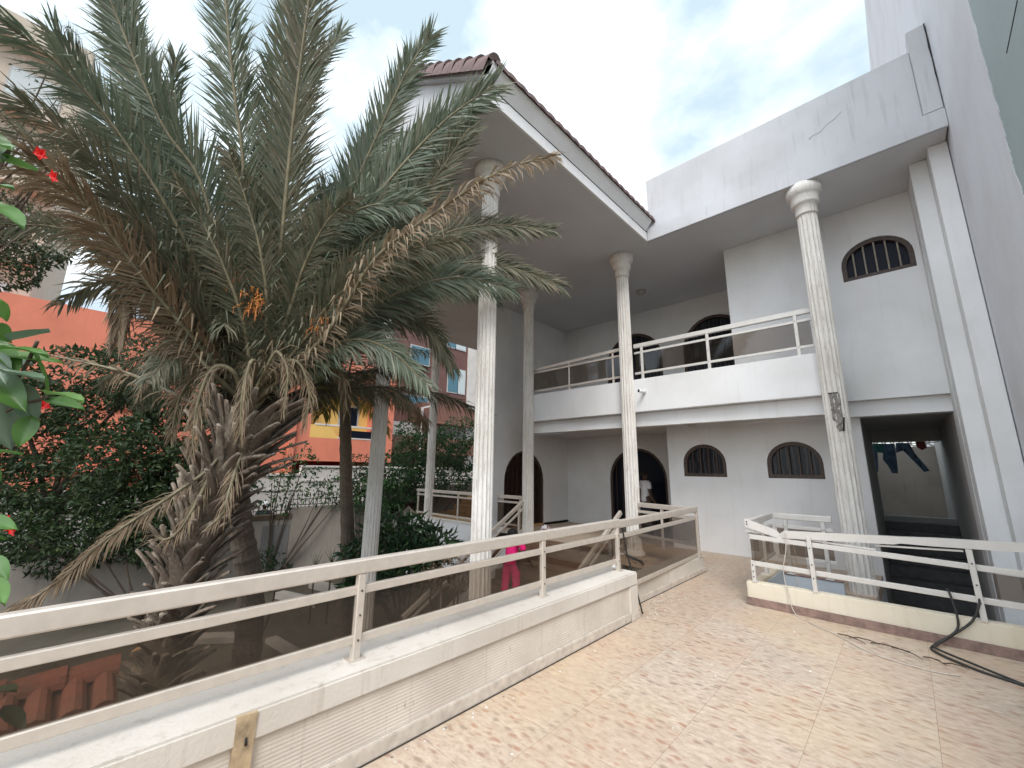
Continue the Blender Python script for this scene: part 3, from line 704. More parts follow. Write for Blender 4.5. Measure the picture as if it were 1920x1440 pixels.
# rail round the stair pit
pk = thing('pit_kerb', 'low yellowed kerb wall around the stair pit on the terrace', 'kerb', (-.3, 6.1, FL))
mb = MB()
mb.box((-1.64, 6.03, -2.2), (1.045, 6.16, -1.33), 'pit_plaster', .012)
mb.box((-1.64, 6.162, -2.2), (-1.52, 7.5, -1.36), 'pit_plaster', .01); mb.box((-1.52, 7.46, FL-.02), (-.82, 7.55, -1.465), 'pit_paint'); mb.box((-1.52, 7.455, -1.463), (-.82, 7.555, -1.45), 'red_skirting')
obj('wall_body', mb, pk)
mb = MB(); mb.box((-1.65, 6.008, FL+.001), (1.045, 6.029, -1.51), 'red_skirting', .003); obj('skirting', mb, pk)
mb = MB()
mb.box((-1.52, 7.452, GZ), (-.5, 7.458, FL-.03), 'pit_paint'); mb.box((-1.6, 7.46, GZ), (-.52, 9.44, FL-.17), 'pit_paint')
mb.box((-1.518, 6.16, GZ), (-1.512, 7.45, -1.4), 'pit_paint'); mb.box((-1.52, 6.162, GZ), (1.04, 6.168, -1.4), 'pit_paint')
obj('pit_lining', mb, pk)
pr_ = thing('pit_railing', 'bent white metal handrail around the stair pit beside the broken column', 'railing', (-.3, 6.1, -1.33))
W = 'rail_white'
m = MB(); pts = [(-1.60, -.635, .10), (-1.27, -.735, .085), (-1.23, -.76, .05), (-1.18, -.735, .085), (-.2, -.685, .08), (-.14, -.675, .065), (.1, -.665, .08), (1.04, -.63, .08)]
for (x0, z0, h0), (x1, z1, h1) in zip(pts, pts[1:]):
    w0 = .032 if h0 > .06 else .020; w1 = .032 if h1 > .06 else .020
    vs = [(x0, 6.09-w0, z0-h0/2), (x0, 6.09+w0, z0-h0/2), (x0, 6.09+w0, z0+h0/2), (x0, 6.09-w0, z0+h0/2), (x1, 6.09-w1, z1-h1/2), (x1, 6.09+w1, z1-h1/2), (x1, 6.09+w1, z1+h1/2), (x1, 6.09-w1, z1+h1/2)]
    m.add(vs, [(0, 1, 2, 3), (7, 6, 5, 4), (0, 4, 5, 1), (1, 5, 6, 2), (2, 6, 7, 3), (3, 7, 4, 0)], W)
m.tube([(-1.575, 6.056, -.62), (-1.575, 6.05, -.62)], .008, 'screw', 8); m.tube([(-1.575, 6.056, -.65), (-1.575, 6.05, -.65)], .008, 'screw', 8)
obj('handrail', m, pr_, 'dented handrail buckled near its left end')
m = MB(); m.bar((-1.60, 6.09, -.735), (-.35, 6.09, -.80), .02, .022, W); m.bar((-.35, 6.09, -.755), (.3, 6.09, -.725), .02, .018, W); obj('loose_strip', m, pr_)
m = MB(); m.bar((-1.56, 6.08, -.80), (1.04, 6.08, -.885), .035, .055, W); obj('rail', m, pr_)
m = MB(); m.bar((-1.54, 6.08, -1.115), (1.04, 6.08, -1.165), .035, .055, W); obj('rail', m, pr_)
for xt, xb, zt in ((-.935, -.93, -.735), (.335, .345, -.70), (-1.55, -1.545, -1.08)):
    m = MB(); m.bar((xb, 6.045, -1.33), (xt, 6.05, zt), .045, .03, W, up=(0, 1, 0)); m.box((xb-.04, 6.04, -1.33), (xb+.04, 6.12, -1.322), W)
    for q in (.25, .5, .8):
        m.tube([(xb+(xt-xb)*q, 6.031, -1.33+(zt+1.33)*q), (xb+(xt-xb)*q, 6.026, -1.33+(zt+1.33)*q)], .007, 'screw', 8)
    obj('post', m, pr_)
m = MB(); m.prism([(.46, 6.083, -1.12), (1.03, 6.083, -1.14), (1.03, 6.083, -.92), (.46, 6.083, -.90)], (0, .006, 0), 'smoked_glass'); obj('glass_panel', m, pr_)
m = MB(); m.prism([(-1.53, 6.083, -1.09), (-.99, 6.083, -1.11), (-.99, 6.083, -.86), (-1.53, 6.083, -.84)], (0, .006, 0), 'clear_smoked'); obj('glass_panel', m, pr_)
run(pr_, (-1.58, 6.15), (-1.60, 7.44), -.60, posts=[.5], zfoot=-1.36, mat=W, zs=(-.79, -1.18))
run(pr_, (-1.56, 7.49), (-.86, 7.49), -.60, posts=[.2, .85], zfoot=-1.45, mat=W, zs=(-.79, -1.22))
# balcony railings, both bays
bl = thing('balcony_railing', 'balcony railing with smoked glass between the middle and broken columns', 'railing', (-2.4, 7.8, 1.84))
run(bl, (-3.9, 7.90), (-.80, 7.90), 2.65, posts=[.055, .48, .93], zfoot=1.87, mat='rail_white', tall=.09, zs=(2.455, 2.01), hm=.045)
bl2 = thing('balcony_railing', 'sagging balcony railing with dark glass left of the middle column', 'railing', (-5.4, 7.8, 1.84))
for nm, z0, z1, h in (('handrail', 2.53, 2.62, .075), ('rail', 2.44, 2.46, .045), ('rail', 1.95, 1.985, .045)):
    m = MB(); m.bar((-6.74, 7.90, z0-h/2+.03), (-4.12, 7.90, z1-h/2+.03), .05, h, 'aluminium'); obj(nm, m, bl2)
for x in (-5.6, -4.42):
    m = MB(); m.bar((x, 7.90, 1.87), (x, 7.90, 2.57), .04, .04, 'aluminium', up=(0, 1, 0)); obj('post', m, bl2)
m = MB(); m.prism([(-6.72, 7.897, 2.0), (-4.14, 7.897, 2.03), (-4.14, 7.897, 2.45), (-6.72, 7.897, 2.43)], (0, .006, 0), 'smoked_glass'); obj('glass_panel', m, bl2)

# ---------------------------------------------------------------- entrance steps
st = thing('entrance_steps', 'broad brown tiled steps rising from the garden to the house', 'stairs', (-5.5, 6.2, GZ))
for k in range(10):
    z1 = FL-.17*(k+1)+.17*0; y0 = 7.5-.29*(k+1)
    m = MB(); m.box((-6.72, y0, GZ), (-4.36, y0+.289, z1), 'stair_tile', .006); obj('step', m, st)
m = MB(); m.box((-6.72, 7.502, GZ), (-4.25, 7.90, FL-.004), 'stair_tile'); obj('landing', m, st)
m = MB()
for x in (-6.88, -4.34):
    m.prism([(x, 4.4, GZ), (x, 7.7, GZ), (x, 7.7, FL+.02), (x, 4.4, GZ+.10)], (.14, 0, 0), 'white_wall')
obj('side_wall', m, st)
def sloped(parent, x, y0, z0, y1, z1, h=.88, n=3):
    for dz, hh, ww, nm in ((0, .085, .06, 'handrail'), (-.16, .045, .035, 'rail'), (-.62, .045, .035, 'rail')):
        m = MB(); m.bar((x, y0, z0+dz), (x, y1, z1+dz), ww, hh, 'aluminium'); obj(nm, m, parent)
    for k in range(n):
        t = (k+.25)/n; m = MB(); y, z = y0+(y1-y0)*t, z0+(z1-z0)*t; m.bar((x, y, z-h), (x, y, z-.04), .04, .04, 'aluminium', up=(0, 1, 0)); obj('post', m, parent)
    m = MB(); m.prism([(x-.003, y0, z0-.60), (x-.003, y1, z1-.60), (x-.003, y1, z1-.18), (x-.003, y0, z0-.18)], (.006, 0, 0), 'clear_smoked'); obj('glass_panel', m, parent)
sr = thing('stair_railing', 'sloping metal handrail on the garden side of the brown steps', 'railing', (-6.83, 6.2, FL))
sloped(sr, -6.83, 7.75, -.70, 4.45, -2.60)
sr2 = thing('stair_railing', 'sloping metal handrail on the terrace side of the brown steps', 'railing', (-4.27, 6.2, FL))
sloped(sr2, -4.27, 7.7, -.82, 4.6, -2.62)
# raised porch at the left with its glass rail, inner stair
pp = thing('porch_plinth', 'white plinth wall under the glass rail of the side porch', 'wall', (-9.5, 7.95, GZ))
m = MB(); m.box((-12.2, 7.9, GZ), (-6.98, 7.978, FL+.07), 'white_wall'); obj('wall_body', m, pp)
m = MB(); m.box((-12.22, 7.88, FL+.071), (-6.98, 7.985, FL+.12), 'cream_plaster'); obj('coping', m, pp)
gr = thing('porch_railing', 'level metal rail with glass on the side porch plinth', 'railing', (-9, 7.93, FL))
run(gr, (-11.75, 7.93), (-7.03, 7.93), -.66, posts=[.02, .18, .45, .7, .97], zfoot=FL+.12, mat='aluminium', zs=(-.83, -1.38))
ss = thing('side_stairs', 'tan tiled side stairs with sloping rail behind the porch glass', 'stairs', (-10, 9.5, FL))
for k in range(7):
    m = MB(); m.box((-11.4, 8.9+.3*k, FL+.06), (-9.4, 8.9+.3*(k+1)-.002, FL+.06+.17*(k+1)), 'tan_tile'); obj('step', m, ss)
m = MB(); m.prism([(-9.39, 8.8, FL+.06), (-9.39, 11.0, FL+.06), (-9.39, 11.0, FL+1.45), (-9.39, 10.7, FL+1.45), (-9.39, 8.8, FL+.35)], (.12, 0, 0), 'white_wall'); obj('side_wall', m, ss)
for dz, hh in ((0, .08), (-.16, .04)):
    m = MB(); m.bar((-9.33, 8.6, -.62+dz), (-9.33, 11.0, .85+dz), .05, hh, 'aluminium'); obj('rail', m, ss)

# ---------------------------------------------------------------- neighbouring walls on the right
nb = thing('neighbour_building', 'tall white windowless party wall of the building on the right', 'building', (1.5, 12, GZ))
m = MB(); m.box((1.05, 5.36, GZ), (6, 40, 15.5), 'neighbour_white'); obj('wall', m, nb)
m = MB(); m.box((1.044, 6.2, -2.2), (1.0495, 7.8, -.72), 'gray_render'); obj('dado', m, nb)
tw = thing('teal_wall', 'rough blue grey block wall at the right edge of the terrace', 'wall', (1.3, 2, GZ))
m = MB(); m.box((1.053, 4.1, GZ), (1.9, 5.355, 5.2), 'neighbour_teal'); m.box((1.053, -8, GZ), (1.9, 4.098, .3), 'neighbour_teal')  # second box: unseen near stretch, shaped low so sunlight reaches the terrace
obj('wall', m, tw)
m = MB()
for z, y0 in ((4.35, 4.6), (3.4, 4.75), (2.6, 4.9), (1.2, 4.9)):
    m.tube([(1.052, y0-.5*i, z+.03*math.sin(i*1.7)) for i in range(2)], .004, 'black', 5)
obj('mortar_crack', m, tw)
m = MB(); prr = random.Random(5); z = -2.0                       # ragged plaster edge between the two
u_ = .03
while z < 5.1:
    h = prr.uniform(.02, .07); u_ = min(.07, max(.005, u_+prr.uniform(-.02, .02))); m.box((1.0485, 5.357-u_, z), (1.056, 5.37, z+h), 'neighbour_white'); z += h
obj('plaster_edge', m, tw)

# ================================================================ BEYOND THE GARDEN
def onx(px, py, X): d = at(px, py, 1); return d*(X/d.x)
def ony(px, py, Y): d = at(px, py, 1); return d*(Y/d.y)
def onz(px, py, Z): d = at(px, py, 1); return d*(Z/d.z)
bw = thing('boundary_wall', 'stepped grey brown garden wall topped with dark iron spikes', 'wall', (-13.1, 3, GZ))
segs = [(-9, 2.3, -1.97), (2.3, 4.56, -1.45), (4.56, 6.9, -1.16), (6.9, 14, -.62)]
for i, (y0, y1, zt) in enumerate(segs):
    m = MB(); m.box((-13.25, y0, GZ), (-13.0, y1-.002, zt), 'fence_plaster', .01)
    if i == 1: m.box((-12.998, 3.85, GZ), (-12.99, 4.54, zt-.16), 'fence_gray')
    obj('wall_section', m, bw)
    m = MB(); y = y0+.05
    for zz in (.06, .22): m.bar((-13.12, y0, zt+zz), (-13.12, y1, zt+zz), .02, .02, 'iron')
    while y < y1:
        m.bar((-13.12, y, zt), (-13.12, y, zt+.34), .014, .014, 'iron', up=(0, 1, 0))
        m.add([(-13.12, y-.028, zt+.32), (-13.12, y+.028, zt+.32), (-13.12, y, zt+.42)], [(0, 1, 2)], 'iron'); y += .115
    obj('iron_spikes', m, bw)
m = MB(); m.box((-13.27, 2.3, -1.449), (-12.97, 4.57, -1.33), 'bark'); obj('wood_cap', m, bw)
sw = thing('street_wall', 'pale stepped street wall with coping in front of the orange building', 'wall', (-17.2, 6, GZ))
for y0, y1, zt in ((-12, 2.0, -.75), (2.0, 6.2, -.27), (6.2, 18, .05)):
    m = MB(); m.box((-17.4, y0, GZ), (-17.2, y1-.002, zt-.09), 'street_white'); m.box((-17.44, y0, zt-.088), (-17.15, y1-.004, zt), 'street_white', .01)
    m.box((-17.199, y0, zt-.62), (-17.16, y1-.01, zt-.56), 'street_white'); obj('wall_section', m, sw)

ob_ = thing('orange_building', 'orange painted building with a yellow balcony bay', 'building', (-20, 5, GZ))
m = MB(); y5, y6 = 7.4, 10.5
m.box((-32, -12, GZ), (-20, 6.75, 5.3), 'orange_paint'); m.box((-32, 6.75, .26), (-20.001, y5, 5.3), 'orange_paint'); m.box((-32, y6, .26), (-20.001, 11.7, 5.3), 'orange_paint')
m.box((-32, y5, .26), (-20.001, y6, 1.35), 'orange_paint'); m.box((-32, y5, 3.5), (-20.001, y6, 5.3), 'orange_paint')
m.box((-32, 6.76, GZ), (-20.9, 11.6, .258), 'maroon'); m.box((-20.0, 6.5, GZ), (-19.85, 6.75, 5.3), 'orange_paint')
m.box((-20.0, -12, 1.9), (-19.9, 6.5, 2.05), 'orange_paint'); obj('wall', m, ob_)
m = MB(); m.box((-32, y5, 1.351), (-20.6, y6, 3.499), 'yellow_paint'); m.prism([(-20.0, y5, 1.351), (-20.0, y5, 1.95), (-20.0, y5+.9, 1.95), (-20, y5+1.4, 1.351)], (-.1, 0, 0), 'yellow_paint')
obj('balcony_bay', m, ob_)
m = MB(); m.box((-20.1, y5+1.42, 1.36), (-20.04, y6, 1.80), 'dark_glass'); m.bar((-20.02, y5+.2, 1.98), (-20.02, y6, 1.98), .08, .09, 'street_white'); m.bar((-20.02, y5+1.3, 1.40), (-20.02, y6, 1.40), .06, .07, 'street_white'); obj('balcony_railing', m, ob_)
for y0, y1 in ((9.0, 9.9),):
    m = MB(); m.box((-20.599, y0-.08, 2.05), (-20.57, y1+.08, 3.1), 'window_frame_white'); f_ = obj('window', m, ob_)
    m = MB(); m.box((-20.569, y0, 2.1), (-20.56, y1, 3.03), 'dark_glass'); obj('pane', m, f_)
a = onx(138, 920, -19.97); b = onx(218, 895, -19.97)
m = MB(); m.box((-20.0, a.y-.08, a.z-.1), (-19.96, b.y+.08, b.z+.1), 'window_frame_white'); f_ = obj('window', m, ob_, 'barred lower window of the orange building')
m = MB(); m.box((-19.959, a.y, a.z), (-19.955, b.y, b.z), 'dark_glass'); obj('pane', m, f_)
m = MB()
for k in range(9): y = a.y+(b.y-a.y)*k/8; m.bar((-19.93, y, a.z-.05), (-19.93, y, b.z+.05), .05, .04, 'window_frame_white', up=(0, 1, 0))
obj('grille', m, f_)
m = MB(); m.box((-20, a.y-.6, b.z+.18), (-19.6, b.y+.7, b.z+.34), 'orange_paint'); obj('ledge', m, ob_)

bb = thing('brown_building', 'brown clad apartment block with blue windows beyond the columns', 'building', (-24, 17, GZ))
m = MB(); m.box((-36, 11.9, GZ), (-24, 20.15, 14), 'brown_cladding'); m.box((-36, 20.152, GZ), (-23.9, 21.2, 14), 'street_white'); m.box((-24, 12.5, .9), (-22.6, 20.1, 2.0), 'brown_cladding'); m.box((-24.0, 15.4, 3.0), (-22.8, 20.1, 4.3), 'brown_cladding')
m.box((-23.999, 12.2, 2.0), (-23.98, 20.1, 3.0), 'gray_render'); obj('wall', m, bb)
for y0, y1, z0, z1, mt in ((14.0, 15.0, 4.0, 4.85, 'pane_blue'), (15.05, 16.6, 4.0, 4.85, 'pane_blue'), (18.1, 18.85, 9.05, 9.95, 'pane_blue'), (18.9, 19.85, 9.05, 9.95, 'pane_pale'), (18.3, 19.2, 5.6, 7.4, 'pane_blue'), (19.25, 19.9, 5.6, 7.4, 'pane_pale'), (15.0, 16.5, 7.2, 8.4, 'pane_blue')):
    m = MB(); m.box((-23.999, y0-.07, z0-.07), (-23.94, y1+.07, z1+.07), 'window_frame_white'); f_ = obj('window', m, bb)
    m = MB(); m.box((-23.939, y0, z0), (-23.93, y1, z1), mt); obj('pane', m, f_)
m = MB(); m.bar((-22.5, 15.2, GZ), (-22.5, 15.2, 3.9), .14, .14, 'street_white', up=(0, 1, 0)); m.bar((-22.5, 15.2, 3.85), (-22.5, 16.0, 4.1), .1, .1, 'street_white'); solo('street_lamp', m, 'pale thin street post rising above the dark bush', 'lamp post')

pb = thing('pale_building', 'tall beige apartment block behind the palm fronds at the top left', 'building', (-32, -12, GZ))
m = MB(); m.box((-50, -34, GZ), (-32, -2.9, 24), 'beige_paint')
for z in (6, 10, 14, 18, 22): m.box((-32, -34, z), (-31.2, -2.9, z+.3), 'beige_paint')
obj('wall', m, pb)
for z in (7.2, 11.2, 15.2, 19.2):
    for y in (-5.5, -10, -14.5, -19):
        m = MB(); m.box((-32.0, y-.1, z-.1), (-31.95, y+1.9, z+1.7), 'window_frame_white'); f_ = obj('window', m, pb)
        m = MB(); m.box((-31.949, y, z), (-31.93, y+1.8, z+1.6), 'pane_pale'); obj('pane', m, f_)

# small red tiled gate roof in the garden below
gt = thing('gate_roof', 'small red clay tiled roof over a garden wall just below the parapet', 'roof', (-5.8, -1, GZ))
m = MB(); m.box((-6.7, -3.4, GZ), (-6.5, .62, -2.35), 'fence_plaster'); m.box((-5.1, -3.4, GZ), (-4.9, .62, -2.95), 'fence_plaster'); obj('wall', m, gt)
m = MB(); m.prism([(-4.72, .66, -2.93), (-6.55, .66, -2.22), (-7.5, .66, -2.65), (-7.5, .66, -2.75), (-6.55, .66, -2.34), (-4.72, .66, -3.03)], (0, -4.1, 0), 'clay_red'); obj('roof_bed', m, gt)
m = MB()
y = .60; row = 0
while y > -3.3:
    for k in range(4):
        t0, t1 = k/4, (k+1.15)/4; A_ = Vector((-6.55, y, -2.20)); B_ = Vector((-4.68, y, -2.90))
        p, q = A_.lerp(B_, t0), A_.lerp(B_, min(t1, 1.02)); q.z += .035; p.z += .0; vs = []; n = 6
        jit = rnd.uniform(-.012, .012)
        for e, rr in ((p, .085), (q, .105)):
            for j in range(n+1): th = math.pi*j/n; vs.append(e+Vector((math.sin(th)*rr*.3, math.cos(th)*rr+jit, math.sin(th)*rr)))
        m.add(vs, [(j, j+1, n+2+j, n+1+j) for j in range(n)]+[tuple(range(2*n+1, n, -1))], 'clay_red')
    y -= .225
obj('roof_tiles', m, gt)
m = MB(); y = .70
while y > -3.2:
    vs = []; n = 8
    for e, rr in ((Vector((-6.56, y, -2.20)), .16), (Vector((-6.56, y-.44, -2.21)), .135)):
        for j in range(n+1): th = math.pi*j/n; vs.append(e+Vector((math.cos(th)*rr, 0, math.sin(th)*rr)))
    m.add(vs, [(j, j+1, n+2+j, n+1+j) for j in range(n)]+[tuple(range(n, -1, -1))], 'clay_red'); y -= .40
obj('ridge_tiles', m, gt)

# garden clutter
m = MB()
pq = random.Random(9)
for (px, py, sx, sy, h, rz) in ((560, 1120, 1.5, .25, .14, .3), (610, 1100, 1.2, .22, .18, .2), (420, 1190, .9, .3, .10, .9), (540, 1210, 1.4, .2, .08, .1)):
    p = onz(px, py, GZ+.1); c_, s_ = math.cos(rz), math.sin(rz)
    m.prism([(p.x+c_*x-s_*y, p.y+s_*x+c_*y, GZ) for x, y in ((-sx/2, -sy/2), (sx/2, -sy/2), (sx/2, sy/2), (-sx/2, sy/2))], (0, 0, h), 'fence_plaster')
solo('garden_kerb', m, 'low broken concrete bed edgings on the garden paving', 'kerb')
p = onz(325, 1215, GZ+.1); m = MB(); m.bar((p.x-.3, p.y-.5, GZ+.12), (p.x+.35, p.y+.45, GZ+.5), .14, .03, 'tan_tile'); solo('plank', m, 'yellowish plank leaning by the foot of the big palm', 'plank')
k_ = thing('kennel', 'small white hut with a dark pitched roof against the garden wall', 'kennel', tuple(onx(765, 985, -12.4)))
p = onx(765, 965, -12.4)
m = MB(); m.prism([(p.x, p.y-.35, GZ+.6), (p.x, p.y+.35, GZ+.6), (p.x, p.y+.35, p.z), (p.x, p.y, p.z+.3), (p.x, p.y-.35, p.z)], (-.55, 0, 0), 'street_white'); obj('body', m, k_)
m = MB(); m.prism([(p.x+.06, p.y-.5, p.z-.08), (p.x+.06, p.y, p.z+.34), (p.x+.06, p.y+.5, p.z-.08), (p.x+.06, p.y+.5, p.z-.02), (p.x+.06, p.y, p.z+.41), (p.x+.06, p.y-.5, p.z-.02)], (-.65, 0, 0), 'dark_wood'); obj('roof', m, k_)

# ================================================================ PLANTS
def vrand(r_): 
    while True:
        v = Vector((r_.uniform(-1, 1), r_.uniform(-1, 1), r_.uniform(-1, 1)))
        if .05 < v.length <= 1: return v
def leafcloud(mb, c, rad, n, size, mat, r_, flat=.0, droop=.3, asp=.42):
    c = Vector(c)
    for _ in range(n):
        v = vrand(r_); l = v.length; v = v/l*(l**.45)
        p = c+Vector((v.x*rad[0], v.y*rad[1], v.z*rad[2]))
        if noise.noise(p*1.7/max(.3, min(rad))) < -.22: continue
        d = (v*.6+vrand(r_)).normalized(); d.z -= droop*r_.random(); d.normalize()
        s_ = d.cross(vrand(r_)).normalized(); nn = s_.cross(d)
        L = size*r_.uniform(.6, 1.25); wd = L*asp
        fold = nn*wd*.25
        mb.add([p, p+d*L*.45+s_*wd/2+fold, p+d*L-nn*L*.15, p+d*L*.45-s_*wd/2+fold, p+d*L*.5], [(0, 1, 4), (1, 2, 4), (0, 4, 3), (3, 4, 2)], mat)

# --- date palm
def catmull(P, n):
    P = [P[0]*2-P[1]]+P+[P[-1]*2-P[-2]]; out_ = []
    for i in range(1, len(P)-2):
        for k in range(n):
            t = k/n; a_, b_, c_, d_ = P[i-1:i+3]
            out_.append(((b_*2)+(c_-a_)*t+(a_*2-b_*5+c_*4-d_)*t*t+(b_*3-a_-c_*3+d_)*t**3)*.5)
    out_.append(P[-2]); return out_
def frond(parent, P, mat, r_, leaf=.42, droop=.12, dens=84, bare=.12, wid=.0225, side=None, rad=.022, ang=42, name='frond', lab=None, rmat='bark', thin=0.):
    pts = catmull([Vector(p) for p in P], 8); mb = MB()
    cum = [0]
    for a_, b_ in zip(pts, pts[1:]): cum.append(cum[-1]+(b_-a_).length)
    L = cum[-1]; chord = (pts[-1]-pts[0]).normalized()
    mb.tube(pts, [rad*(1-.85*c_/L)+.002 for c_ in cum], rmat, 5)
    if side is None:
        side = chord.cross(Vector((0, 0, 1))); side = side.normalized() if side.length > .25 else CR.copy()
    leaf *= 1.38; side = Vector(side); n = int(L*(1-bare)*dens); i = 0
    for k in range(n):
        s_ = L*(bare+(1-bare)*(k+.5)/n)
        while i < len(cum)-2 and cum[i+1] < s_: i += 1
        t = (s_-cum[i])/max(1e-6, cum[i+1]-cum[i]); p = pts[i].lerp(pts[i+1], t); T = (pts[i+1]-pts[i]).normalized()
        S = (side-T*side.dot(T)).normalized(); Nn = S.cross(T)
        if Nn.z < 0: Nn = -Nn
        u = (s_/L-bare)/(1-bare); env = min(1, .45+2.4*u)*(1-.58*u**3)
        for sg in (-1, 1):
            if r_.random() < thin: continue
            a = R(ang*(1-.30*u)+r_.uniform(-9, 9)); lift = r_.choice((-.28, .05, .38))+r_.uniform(-.1, .1)
            d = (T*math.cos(a)+S*sg*math.sin(a)*math.cos(lift)+Nn*math.sin(a)*math.sin(lift)).normalized()
            ll = leaf*env*r_.uniform(.78, 1.12); dr = droop*r_.uniform(.3, 1.8)
            if r_.random() < .09: dr += r_.uniform(.5, 1.6)
            g1 = (d+Vector((0, 0, -dr*.45))).normalized(); g2 = (g1+Vector((0, 0, -dr*1.1))).normalized()
            q = (S*sg).cross(d)*r_.uniform(-.5, .5)+Nn.cross(d); q = q.normalized() if q.length > 1e-3 else S
            w_ = wid*r_.uniform(.7, 1.15); p1 = p+d*ll*.1; p2 = p1+g1*ll*.48; p3 = p2+g2*ll*.46
            mb.add([p-q*w_*.25, p+q*w_*.25, p2+q*w_*.5, p2-q*w_*.5, p3], [(0, 1, 2, 3), (3, 2, 4)], mat)
    return obj(name, mb, parent, lab)

pr = random.Random(21)
B = at(468, 775, 5.2)
palm = thing('date_palm', 'big date palm with grey green and dry fronds and a stubby leaning trunk', 'palm tree', (at(320, 1200, 5.1).x, at(320, 1200, 5.1).y, GZ))
b0 = at(318, 1200, 5.1); spine = [Vector((b0.x-.05, b0.y-.05, GZ)), b0, at(350, 1060, 5.15), at(405, 930, 5.2), at(455, 830, 5.2), at(468, 790, 5.2)]
sp = catmull(spine, 10)
m = MB(); m.tube(sp, [.19+.0026*i for i in range(len(sp))], 'bark', 16)
ns = 0; ga = 0
while ns < 230:                                   # old leaf bases spiralling up the trunk
    t = ns/230; ga += 2.39996; f = t*(len(sp)-2)*.98; i = int(f); p = sp[i].lerp(sp[i+1], f-i); T = (sp[i+1]-sp[i]).normalized()
    e1 = T.cross(CF).normalized(); e2 = T.cross(e1); o_ = e1*math.cos(ga)+e2*math.sin(ga)
    L = pr.uniform(.40, .68)*(.62+.5*t); w_ = pr.uniform(.055, .095); out0 = .13+.13*t
    tilt = pr.uniform(.35, .75) if t > .3 else pr.uniform(.5, 1.0)
    tw = pr.uniform(-.35, .35); sdv = T.cross(o_).normalized()
    path = []; 
    for q in range(6):
        uq = q/5; path.append(p+o_*(out0+L*uq*math.sin(tilt)*(.6+.5*uq))+T*(L*uq*math.cos(tilt)*1.1-.06)+sdv*(tw*L*uq*uq))
    vs = []; seg = 12
    for q, c_ in enumerate(path):
        uq = q/5; ww = w_*(1.2-.80*uq); th = w_*(.36-.14*uq); dT = (path[min(q+1, 5)]-path[max(q-1, 0)]).normalized(); nrm = sdv.cross(dT)
        vs += [c_+sdv*ww*math.cos(2*math.pi*k/seg)+nrm*(th*math.sin(2*math.pi*k/seg)*(.55 if k in (2,) else 1)+pr.uniform(-.006, .006)) for k in range(seg)]
    m.add(vs, [(q*seg+k, q*seg+(k+1) % seg, (q+1)*seg+(k+1) % seg, (q+1)*seg+k) for q in range(5) for k in range(seg)]+[tuple(len(vs)-seg+k for k in range(seg))], 'dry_stub', True)
    ns += 1
obj('trunk', m, palm)
def F(pxs, mat='frond_green', **k):
    P = [B+Vector((pr.uniform(-.08, .08), pr.uniform(-.08, .08), pr.uniform(-.05, .15)))]+[at(*q) for q in pxs]
    T = (P[-1]-P[0]).normalized(); sdv = T.cross(CF+vrand(pr)*.35).normalized()
    k.setdefault('rad', .036); k.setdefault('rmat', 'petiole')
    return frond(palm, P, mat, pr, side=k.pop('side', sdv), **k)
# upright green ones
F([(430, 620, 5.1), (383, 360, 4.9), (303, 230, 4.7), (213, 15, 4.5), (150, -140, 4.3)], leaf=.50)
F([(445, 560, 5.2), (457, 333, 5.1), (437, 150, 5.0), (418, -60, 4.9), (408, -210, 4.8)], leaf=.46)
F([(510, 600, 5.0), (527, 467, 4.8), (550, 230, 4.6), (585, -40, 4.4), (610, -200, 4.3)], 'frond_mixed', leaf=.46)
F([(500, 600, 5.3), (505, 420, 5.3), (520, 200, 5.2), (545, 30, 5.1), (560, -80, 5.0)], leaf=.44)
F([(420, 620, 5.2), (350, 420, 5.2), (270, 230, 5.1), (240, 90, 5.0), (235, -60, 4.9)], leaf=.46)
F([(590, 600, 5.3), (660, 440, 5.3), (760, 300, 5.2), (860, 220, 5.0)], leaf=.44)
F([(560, 620, 5.0), (640, 500, 4.9), (740, 400, 4.8), (800, 330, 4.8)], leaf=.40)
F([(560, 600, 5.2), (620, 450, 5.2), (700, 270, 5.2), (760, 140, 5.1), (808, 66, 5.0)], leaf=.44)
F([(570, 580, 5.1), (690, 390, 4.9), (820, 240, 4.7), (925, 160, 4.5)], leaf=.50)
F([(600, 600, 5.0), (720, 430, 4.9), (810, 340, 4.8), (880, 240, 4.6)], 'frond_mixed', leaf=.45)
F([(480, 560, 5.3), (500, 350, 5.4), (570, 160, 5.3), (640, 60, 5.2)], leaf=.42)
F([(410, 600, 5.3), (360, 400, 5.4), (320, 240, 5.4), (330, 110, 5.2)], leaf=.45)
F([(400, 560, 5.2), (300, 380, 5.0), (190, 210, 4.7), (100, 60, 4.4)], leaf=.52)
F([(540, 620, 5.3), (600, 480, 5.6), (660, 330, 5.8), (700, 250, 5.8)], leaf=.45)
# left, browner
F([(400, 620, 5.0), (300, 460, 4.7), (180, 300, 4.3), (40, 190, 3.9)], 'frond_mixed', leaf=.48, droop=.35, thin=.42)
F([(390, 600, 5.0), (230, 467, 4.6), (150, 380, 4.3), (40, 318, 4.0)], 'frond_dry', leaf=.45, droop=.7, thin=.42)
F([(380, 620, 5.3), (250, 500, 5.3), (120, 430, 5.2), (0, 420, 5.0)], 'frond_mixed', leaf=.45, droop=.5, thin=.42)
F([(340, 610, 4.9), (290, 500, 4.8), (240, 530, 4.8), (220, 640, 4.8)], 'frond_dry', leaf=.40, droop=1.2)
F([(340, 600, 4.8), (280, 540, 4.6), (190, 530, 4.4), (110, 570, 4.3)], 'frond_mixed', leaf=.34, droop=1.0, thin=.5)
F([(380, 760, 5.2), (240, 700, 5.3), (90, 665, 5.4)], 'frond_dry', leaf=.25, droop=1.4, thin=.85)
